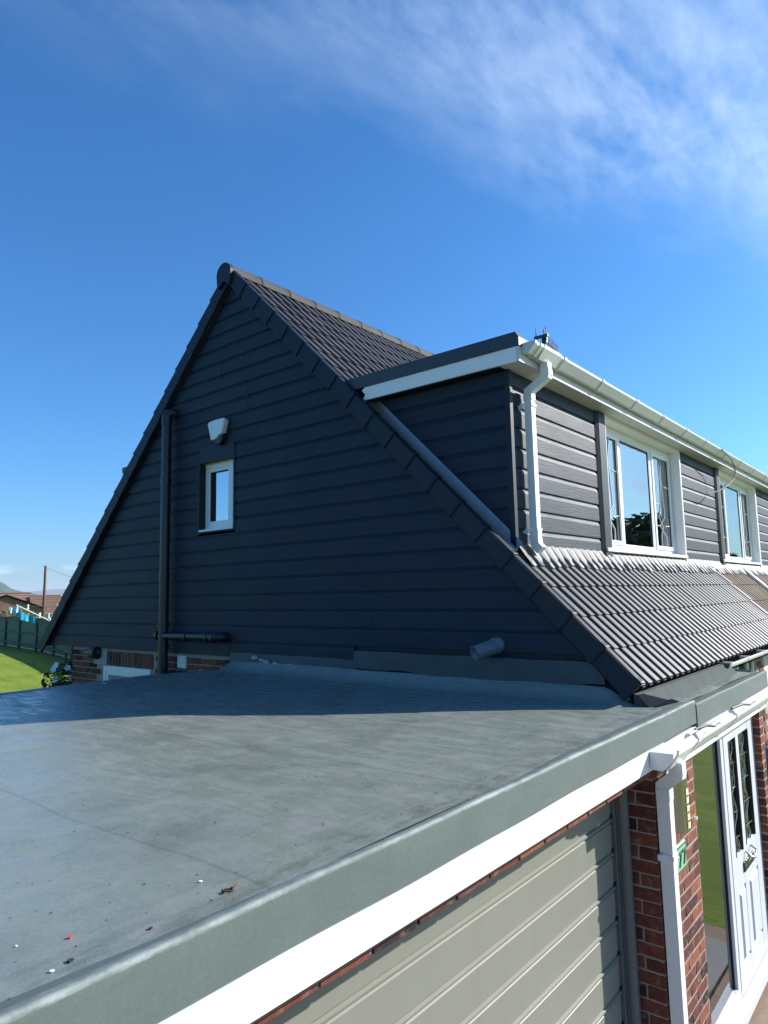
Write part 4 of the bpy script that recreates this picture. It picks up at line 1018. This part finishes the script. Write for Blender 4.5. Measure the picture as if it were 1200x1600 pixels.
# aerial on the neighbour's ridge, hanging cable
ta = thing('tv_aerial', (7.95, 4.25, 4.4), 'thin television aerial on a mast behind the dormer gutter', 'aerial')
MB().tube([(8.03, 4.25, 4.3), (8.03, 4.25, 6.02)], .016, 8).build('mast', 'alu', ta)
MB().tube([(7.92, 4.25, 5.84), (8.95, 4.38, 5.80)], .022, 6).build('boom', 'alu', ta)
for q in range(9):
    x = 8.18+q*.088; zc = 5.83-.03*q/9
    MB().tube([(x, 4.26+.012*q, zc-.13), (x, 4.26+.012*q, zc+.15)], .008, 5).build('element', 'alu', ta)
for y in (4.14, 4.36): MB().tube([(7.88, y, 5.72), (7.88, y, 6.02)], .010, 5).build('reflector', 'alu', ta)
MB().box(7.86, 7.9, 4.1, 4.4, 5.80, 5.86).box(8.0, 8.07, 4.2, 4.3, 5.74, 5.88).build('clamp', 'alu', ta)
hc = MB().tube([(5.60, .56, 2.60), (5.75, .555, 2.57), (6.06, .55, 2.53), (6.22, .55, 2.44), (6.235, .55, 2.34), (6.10, .56, 2.23), (5.913, .58, 2.145), (5.6, .64, 2.03), (5.335, .72, 1.97)], .008, 6).build('hanging_cable', 'cable')
tag(hc, 'thin grey cable hanging in a loop from the right-hand dormer gutter', 'cable')

# ------------------------------------------------------------------ bits lying on the flat roof
def on_roof(x, y): return rz(x, y)
random.seed(4)
def leaf_clump(x, y):
    t = thing('dead_leaf', (x, y, on_roof(x, y)), 'dark curled dead leaf with reddish stalk near the roof edge', 'leaf')
    z = on_roof(x, y); mb = MB()
    for q in range(26):
        a = random.uniform(0, 6.28); r = random.uniform(0, .018); h = random.uniform(.001, .006); c = Vector((x+r*math.cos(a), y+r*.7*math.sin(a), z+h)); s = random.uniform(.006, .013)
        mb.add([c+Vector((random.uniform(-s, s), random.uniform(-s, s), random.uniform(-.003, .003))) for _ in range(3)], [(0, 1, 2)])
    mb.build('leaf_blade', 'debris', t)
    MB().tube([(x+.014, y+.003, z+.004), (x+.030, y+.003, z+.004), (x+.046, y+.010, z+.003)], [.0025, .002, .004], 5).build('stalk', 'leafred', t)
def chip(x, y, s, mat, name, label, cat, seed):
    rdm = random.Random(seed); z = on_roof(x, y)
    pts = [(x+s*rdm.uniform(.6, 1.2)*math.cos(a), y+s*rdm.uniform(.5, 1)*math.sin(a), z+.0015) for a in [1.05*q for q in range(6)]]
    o = MB().prism(pts, (0, 0, s*.35)).build(name, mat); tag(o, label, cat)
PIX = {'leaf': (-3.364, -0.211), 'white_a': (-3.369, -0.107), 'red': (-3.720, -0.111), 'white_b': (-3.809, -0.049), 'white_c': (-3.809, -0.219), 'twig': (-3.768, -0.212), 'dark': (-3.590, -0.225), 'far': (-1.277, 4.246)}
leaf_clump(*PIX['leaf'])
chip(*PIX['white_a'], .006, 'petal', 'paint_chip', 'white paint chip just left of the dead leaf', 'chip', 1)
chip(*PIX['red'], .006, 'red', 'plastic_scrap', 'tiny red scrap lying on the flat roof near the left edge', 'scrap', 2)
chip(*PIX['white_b'], .004, 'petal', 'paint_chip', 'white paint chip left of the red scrap', 'chip', 3)
chip(*PIX['white_c'], .006, 'petal', 'paint_chip', 'white paint chip below the red scrap near the kerb', 'chip', 4)
chip(*PIX['twig'], .008, 'debris', 'twig', 'small dark twig on the roof just right of the lowest white chip', 'twig', 5)
chip(*PIX['dark'], .006, 'debris', 'bark_flake', 'dark flake between the red scrap and the dead leaf', 'flake', 6)
chip(*PIX['far'], .014, 'petal', 'paint_chip', 'white fleck on the shaded roof by the side window', 'chip', 7)

gr = MB(); rdg = random.Random(77)
for _ in range(300):
    x = rdg.uniform(-5.2, -.05); y = -.27+abs(rdg.gauss(0, .35)) if rdg.random() < .55 else rdg.uniform(-.25, 3.6); s = rdg.uniform(.0009, .0027); z = rz(x, y)+.0005
    gr.prism([(x+s*math.cos(a)*rdg.uniform(.5, 1.6), y+s*math.sin(a)*rdg.uniform(.5, 1.3), z) for a in (0, 1.6, 3.1, 4.7)], (0, 0, s*.6))
tag(gr.build('roof_grit', 'debris'), 'dark grit scattered over the flat roof', 'grit', kind='stuff')
# ------------------------------------------------------------------ garden, fence and beyond
fn = thing('garden_fence', (9.6, 31, -1.5), 'dark green timber panel fence along the back lawn', 'fence')
fp = [(10.85, 39.4), (10.5, 37.1), (10.2, 34.9), (9.77, 32.3), (9.40, 29.7), (9.0, 27.2), (8.6, 24.8), (8.2, 22.4), (7.8, 20.0)]
for (x, y) in fp:
    z = gz(x, y); BOX('post', 'fence', fn, x-.06, x+.06, y-.06, y+.06, z-.1, z+1.52)
for (a, b) in zip(fp[:-1], fp[1:]):
    A = Vector((*a, gz(*a))); B = Vector((*b, gz(*b))); d = (B-A); L = d.length; nrm = Vector((-d.y, d.x, 0)).normalized()
    if nrm.x > 0: nrm = -nrm
    mb = MB(); nb_ = 18
    for q in range(nb_):
        p = A+d*((q+.06)/nb_); p2 = A+d*((q+.97)/nb_); o = -nrm*.03; th = -nrm*(.014+.006*(q % 2))
        mb.prism([p+o+Vector((0, 0, .10)), p2+o+Vector((0, 0, .10)), p2+o+Vector((0, 0, 1.44+.01*(q % 3))), p+o+Vector((0, 0, 1.44+.01*(q % 3)))], th)
    mb.build('panel', 'fence', fn)
    for zz_ in (.24, .74, 1.30):
        MB().prism([A+nrm*.03+Vector((0, 0, zz_)), B+nrm*.03+Vector((0, 0, zz_)), B+nrm*.03+Vector((0, 0, zz_+.09)), A+nrm*.03+Vector((0, 0, zz_+.09))], -nrm*.055).build('rail', 'fence', fn)
    MB().prism([A+Vector((0, 0, 1.45)), B+Vector((0, 0, 1.45)), B+Vector((0, 0, 1.49)), A+Vector((0, 0, 1.49))], -nrm*.08).build('capping', 'fence', fn)
    MB().prism([A+Vector((0, 0, -.1)), B+Vector((0, 0, -.1)), B+Vector((0, 0, .09)), A+Vector((0, 0, .09))], -nrm*.04).build('gravel_board', 'fence', fn)

def leaf_cloud(mb, c, rx, ry, rz_, n, size, rd, shell=.55):
    for _ in range(n):
        while True:
            p = Vector((rd.uniform(-1, 1), rd.uniform(-1, 1), rd.uniform(-1, 1)))
            if p.length <= 1 and p.length > shell*rd.random(): break
        q = Vector((c[0]+p.x*rx, c[1]+p.y*ry, c[2]+p.z*rz_)); s = size*rd.uniform(.6, 1.4)
        a = Vector((rd.uniform(-1, 1), rd.uniform(-1, 1), rd.uniform(-.6, .6))).normalized()*s; b = Vector((rd.uniform(-1, 1), rd.uniform(-1, 1), rd.uniform(-1, 1))).normalized()*s*.6
        mb.add([q-a, q+b, q+a, q-b], [(0, 1, 2, 3)])
def shrub(name, x, y, z, rx, ry, h, mat, label, cat, seed, n=900, size=.10, group=None):
    rd = random.Random(seed); t = thing(name, (x, y, z), label, cat, group)
    st = MB()
    for q in range(5):
        a = rd.uniform(0, 6.28); st.tube([(x, y, z), (x+rx*.3*math.cos(a), y+ry*.3*math.sin(a), z+h*.4), (x+rx*.55*math.cos(a), y+ry*.55*math.sin(a), z+h*.75)], [.05, .035, .015], 6)
    st.build('stem', 'bark', t)
    mb = MB()
    for q in range(9):
        cx = x+rd.uniform(-.6, .6)*rx; cy = y+rd.uniform(-.6, .6)*ry; cz = z+h*rd.uniform(.35, .8); leaf_cloud(mb, (cx, cy, cz), rx*.48, ry*.48, h*.27, n//9, size, rd)
    mb.build('foliage', mat, t)
shrub('shrub', 13.4, 40.0, -1.9, 1.5, 1.6, 2.2, 'leaf_warm', 'olive green shrub behind the fence at the left edge', 'shrub', 1, 1400)
shrub('shrub', 15.7, 38.6, -1.9, 1.1, 1.1, 2.25, 'leaf_warm', 'yellowish shrub behind the fence near the timber pole', 'shrub', 2, 1400)
shrub('shrub', 17.9, 39.6, -1.9, 1.4, 1.2, 2.05, 'leaf', 'green shrub between the timber pole and the gable edge', 'shrub', 3, 1300)

# bungalow beyond the fence: two tiled roofs
bh = thing('bungalow', (22, 60, -4), 'bungalow with red brown tiled roofs beyond the green fence', 'house')
def V(u, d, z): pass
def roof(parent, ra, rb_, drop, run, side, mat, name):
    # ridge ra->rb, one slope falling towards 'side'
    A, B = Vector(ra), Vector(rb_); s = Vector(side).normalized()*run; dn = Vector((0, 0, -drop)); rings = []
    nrow = 9
    for q in range(nrow):
        f0, f1 = q/nrow, (q+1)/nrow
        for f_, lift in ((f0, 0.0), (f1, .05)): rings.append([A+s*f_+dn*f_+Vector((0, 0, lift)), B+s*f_+dn*f_+Vector((0, 0, lift))])
    return MB().loft(rings, closed=False, caps=False).build(name, mat, parent)
bd = Vector((.93, -.36, 0))   # ridge direction, roughly across the view
sd = Vector((-.36, -.93, 0))
r1b = Vector((22.49, 60.7, 1.42)); r1a = r1b-bd*9.0
rr1 = roof(bh, r1a, r1b, 1.9, 4.2, sd, 'far_tile', 'roof'); roof(bh, r1a, r1b, 1.9, 4.2, -sd, 'far_tile', 'roof')
MB().tube([r1a, r1b], .09, 8).build('ridge', 'far_tile', rr1)
r2a = r1b+bd*(-.1)+sd*1.0+Vector((0, 0, -.26)); r2b = r2a+bd*2.45
rr2 = roof(bh, r2a, r2b, 1.5, 3.3, sd, 'far_tile', 'roof'); roof(bh, r2a, r2b, 1.5, 3.3, -sd, 'far_tile', 'roof')
MB().tube([r2a, r2b], .08, 8).build('ridge', 'far_tile', rr2)
MB().prism([r2b+Vector((.02, 0, .05)), r2b+sd*3.3+Vector((.02, 0, -1.5)), r2b+sd*3.3+Vector((.02, 0, -1.72)), r2b+Vector((.02, 0, -.17))], bd*.05).build('bargeboard', 'white', rr2)
# cross gable coming forward with a dark verge
g1 = Vector((17.05, 52.13, 1.16)); g0 = g1-sd*5.0
rr3 = roof(bh, g0, g1, 1.0, 2.6, bd, 'far_tile', 'roof'); roof(bh, g0, g1, 1.0, 2.6, -bd, 'far_tile', 'roof')
MB().prism([g1+Vector((0, 0, .10)), g1+bd*2.65+Vector((0, 0, -.94)), g1+bd*2.65+Vector((0, 0, -1.08)), g1+Vector((0, 0, -.05))], sd*.08).build('verge', 'deck_shade', rr3)
MB().prism([g1+Vector((0, 0, .10)), g1-bd*2.65+Vector((0, 0, -.94)), g1-bd*2.65+Vector((0, 0, -1.08)), g1+Vector((0, 0, -.05))], sd*.08).build('verge', 'deck_shade', rr3)
MB().prism([g1-sd*.05+Vector((0, 0, -.05)), g1-sd*.05+bd*2.5+Vector((0, 0, -1.0)), g1-sd*.05+bd*2.5+Vector((0, 0, -5)), g1-sd*.05-bd*2.5+Vector((0, 0, -5)), g1-sd*.05-bd*2.5+Vector((0, 0, -1.0))], -sd*.2).build('gable_wall', 'far_tile', bh)
MB().prism([r1a+sd*3.9+Vector((0, 0, -1.9)), r1b+sd*3.9+Vector((0, 0, -1.9)), r1b+sd*3.9+Vector((0, 0, -5)), r1a+sd*3.9+Vector((0, 0, -5))], -sd*7.8).build('wall', 'render', bh)
MB().prism([r2a+sd*3.0+Vector((0, 0, -1.5)), r2b+sd*3.0+Vector((0, 0, -1.5)), r2b+sd*3.0+Vector((0, 0, -5)), r2a+sd*3.0+Vector((0, 0, -5))], -sd*6).build('wall', 'render', bh)

tp = MB().tube([(18.08, 48.4, -3.2), (18.10, 48.4, 0), (18.125, 48.4, 3.24)], [.11, .10, .08], 10).build('timber_pole', 'pole')
tag(tp, 'tall thin reddish timber pole standing behind the green fence', 'pole')
ow = MB().tube([(18.12, 48.4, 3.1), (22, 47.4, 1.55), (26.0, 46.4, .6)], .012, 5).build('overhead_wire', 'cable')
tag(ow, 'thin wire running down to the right from the timber pole', 'wire')

# rotary clothes airer with pegged cloths
ra = thing('clothes_airer', (2.99, 13.55, -2.1), 'rotary clothes airer with white arms and pegs beyond the gable corner', 'clothes airer')
hub = Vector((3.14, 13.47, -.05))
MB().tube([(3.14, 13.47, gz(3.14, 13.5)-.1), (3.14, 13.47, .45)], .025, 10).build('pole', 'white_old', ra)
tips = []
for q in range(4):
    a = math.radians(155+90*q); tip = hub+Vector((1.28*math.cos(a), 1.28*math.sin(a), .70)); tips.append(tip)
    MB().tube([hub, tip], .013, 8).build('arm', 'white', ra)
for f_ in (.98, .7):
    pts = [hub+(t_-hub)*f_ for t_ in tips]
    for q in range(4):
        p, p2 = pts[q], pts[(q+1) % 4]; m_ = (p+p2)/2-Vector((0, 0, .04)); MB().tube([p, m_, p2], .0022, 5).build('line', 'cable', ra)
random.seed(14)
def peg(p):
    d = random.uniform(-.02, .02); MB().box(p.x-.011, p.x+.011, p.y-.009, p.y+.009, p.z-.075, p.z+.035).build('peg', 'white', ra)
for f_ in (.98, .7):
    pts = [hub+(t_-hub)*f_ for t_ in tips]
    for q in range(4):
        for k in range(2): 
            g__ = random.uniform(.08, .92); peg(pts[q]+(pts[(q+1) % 4]-pts[q])*g__-Vector((0, 0, .04*(1-abs(2*g__-1)))))
for f_ in (.25, .32, .36, .42, .47): peg(hub+(tips[0]-hub)*f_+Vector((0, 0, .03)))
def cloth(name, p0, p1, drop, mat, label, seed):
    rd = random.Random(seed); rings = []; p0, p1 = Vector(p0), Vector(p1)
    ph = rd.uniform(0, 6)
    for i in range(22):
        t_ = i/21; top = p0+(p1-p0)*t_-Vector((0, 0, .05*math.sin(math.pi*t_)))
        w_ = .04*math.sin(t_*9+ph)+.02*math.sin(t_*21)
        rings.append([top+Vector((w_*k*.5, w_*k*.7, -drop*k*(1+.12*math.sin(t_*5+ph)))) for k in (0, .33, .66, 1)])
    o = MB().loft(rings, closed=False, caps=False, smooth=True).build(name, mat); tag(o, label, 'cloth'); return o
cloth('cloth', (1.99, 14.0, .60), (2.34, 13.84, .40), .17, 'cyan', 'bright turquoise cloth pegged on the clothes airer', 3)
cloth('cloth', (1.86, 14.05, .62), (2.02, 13.98, .66), .14, 'paleblue', 'pale blue cloth hanging left of the turquoise cloth', 5)

# hanging flowers at the back corner of the brick wall
hf = thing('hanging_flowers', (.16, 7.95, -.55), 'white petunias in a hanging basket at the back corner of the brick wall', 'flowers')
rd_ = random.Random(8)
MB().loft([[Vector((.20+r_*math.cos(a), 8.02+r_*math.sin(a), z)) for a in [2*math.pi*q/14 for q in range(14)]] for r_, z in ((.06, -.60), (.14, -.52), (.17, -.42))]).build('basket', 'bark', hf)
mb = MB(); leaf_cloud(mb, (.20, 8.02, -.36), .30, .30, .22, 420, .035, rd_); mb.build('foliage', 'leaf_dark', hf)
MB().tube([(.09, 7.60, .02), (.12, 7.8, .02), (.20, 8.02, .0), (.20, 8.02, -.2)], .012, 6).build('bracket', 'black', hf)
fm = MB(); lm = MB()
def flower(mb, c, s, nrm):
    nrm = Vector(nrm).normalized(); a = nrm.cross(Vector((0, 0, 1))).normalized(); b = nrm.cross(a)
    pts = [c+nrm*(.2*s)+s*(.82+.18*math.cos(5*t))*(math.cos(t)*a+math.sin(t)*b) for t in [2*math.pi*q/20 for q in range(20)]]
    mb.add([c-nrm*.2*s]+pts, [(0, q+1, (q+1) % 20+1) for q in range(20)], True)
for q in range(13):
    a = rd_.uniform(2.2, 5.4); h = rd_.uniform(-.22, .2); n_v = Vector((math.cos(a), math.sin(a), .25)); flower(fm, Vector((.20, 8.02, -.36+h))+Vector((n_v.x*.29, n_v.y*.29, 0))*math.sqrt(max(.2, 1-(h/.25)**2)), rd_.uniform(.038, .055), n_v)
fm.build('blossom', 'petal', hf)
leaf_cloud(lm, (.02, 7.86, -.31), .07, .07, .06, 60, .03, rd_); lm.build('lime_leaves', 'yellowgreen', hf)

# blue wheeled bin by the front wall
bn = thing('wheeled_bin', (5.15, -.05, -2.46), 'blue wheeled bin by the front wall past the porch', 'bin')
MB().loft([[Vector((5.15+a*w_, -.02+b*dd, z)) for a, b in ((-1, -1), (1, -1), (1, 1), (-1, 1))] for w_, dd, z in ((.24, .22, -2.40), (.30, .26, -1.42), (.32, .28, -1.40), (.32, .28, -1.36))]).build('body', 'teal', bn)
MB().loft([[Vector((5.15+a*w_, -.02+b*dd, z)) for a, b in ((-1, -1), (1, -1), (1, 1), (-1, 1))] for w_, dd, z in ((.33, .29, -1.37), (.33, .29, -1.30), (.26, .22, -1.20))]).build('lid', 'blue', bn)
for y in (-.2, .16):
    MB().tube([(4.9, y+.05, -2.36), (4.96, y+.05, -2.36)], .10, 16).build('wheel', 'black', bn)

# broad tree and hedge in front of the house, seen mirrored in the dormer panes
def tree(x, y, h, r, mat, label, seed, n=9000, size=.22):
    rd = random.Random(seed); z = gz(x, y); t = thing('tree', (x, y, z), label, 'tree')
    tr = MB().tube([(x, y, z-.2), (x+.1, y, z+h*.25), (x, y+.1, z+h*.5), (x+.05, y, z+h*.8)], [.28, .22, .15, .05], 9)
    for q in range(9):
        a = q*.9+rd.uniform(-.3, .3); hh = h*rd.uniform(.25, .55); tr.tube([(x, y, z+hh), (x+r*.45*math.cos(a), y+r*.45*math.sin(a), z+hh+h*.14), (x+r*.8*math.cos(a), y+r*.8*math.sin(a), z+hh+h*.26)], [.10, .06, .02], 6)
    tr.build('trunk', 'bark', t)
    mb = MB(); k = 34
    for q in range(k):
        a = rd.uniform(0, 6.28); v = rd.uniform(-.55, 1); rho = math.sqrt(max(0, 1-v*v*.85))*rd.uniform(.35, .92)
        leaf_cloud(mb, (x+r*rho*math.cos(a), y+r*rho*math.sin(a), z+h*.62+h*.34*v), r*.3, r*.3, h*.11, n//k, size, rd, .3)
    mb.build('crown', mat, t)
tree(33.5, -10.3, 6.9, 4.0, 'leaf', 'broad leafy tree mirrored in the large dormer pane', 5)
tree(44.0, -9.0, 5.2, 3.0, 'leaf_dark', 'darker tree mirrored in the right-hand dormer window', 6, 6000)
tree(29.0, -13.8, 4.4, 2.3, 'leaf_dark', 'smaller tree mirrored in the narrow leaded dormer pane', 8, 5000)

# ------------------------------------------------------------------ air between here and the hills
hz = MB().box(-9400, 9400, -9400, 9400, -75, 185).mesh('haze')
b = NB('haze_air'); pv_ = b.n('ShaderNodeVolumePrincipled'); pv_.inputs['Color'].default_value = (.80, .89, 1, 1); pv_.inputs['Density'].default_value = 1.3e-4; pv_.inputs['Anisotropy'].default_value = .1
lk(b.t, pv_.outputs[0], b.out.inputs['Volume']); hz.materials.append(b.m)
tag(put(bpy.data.objects.new('haze', hz), None), 'pale blue haze over the distant hills', 'haze', kind='stuff')
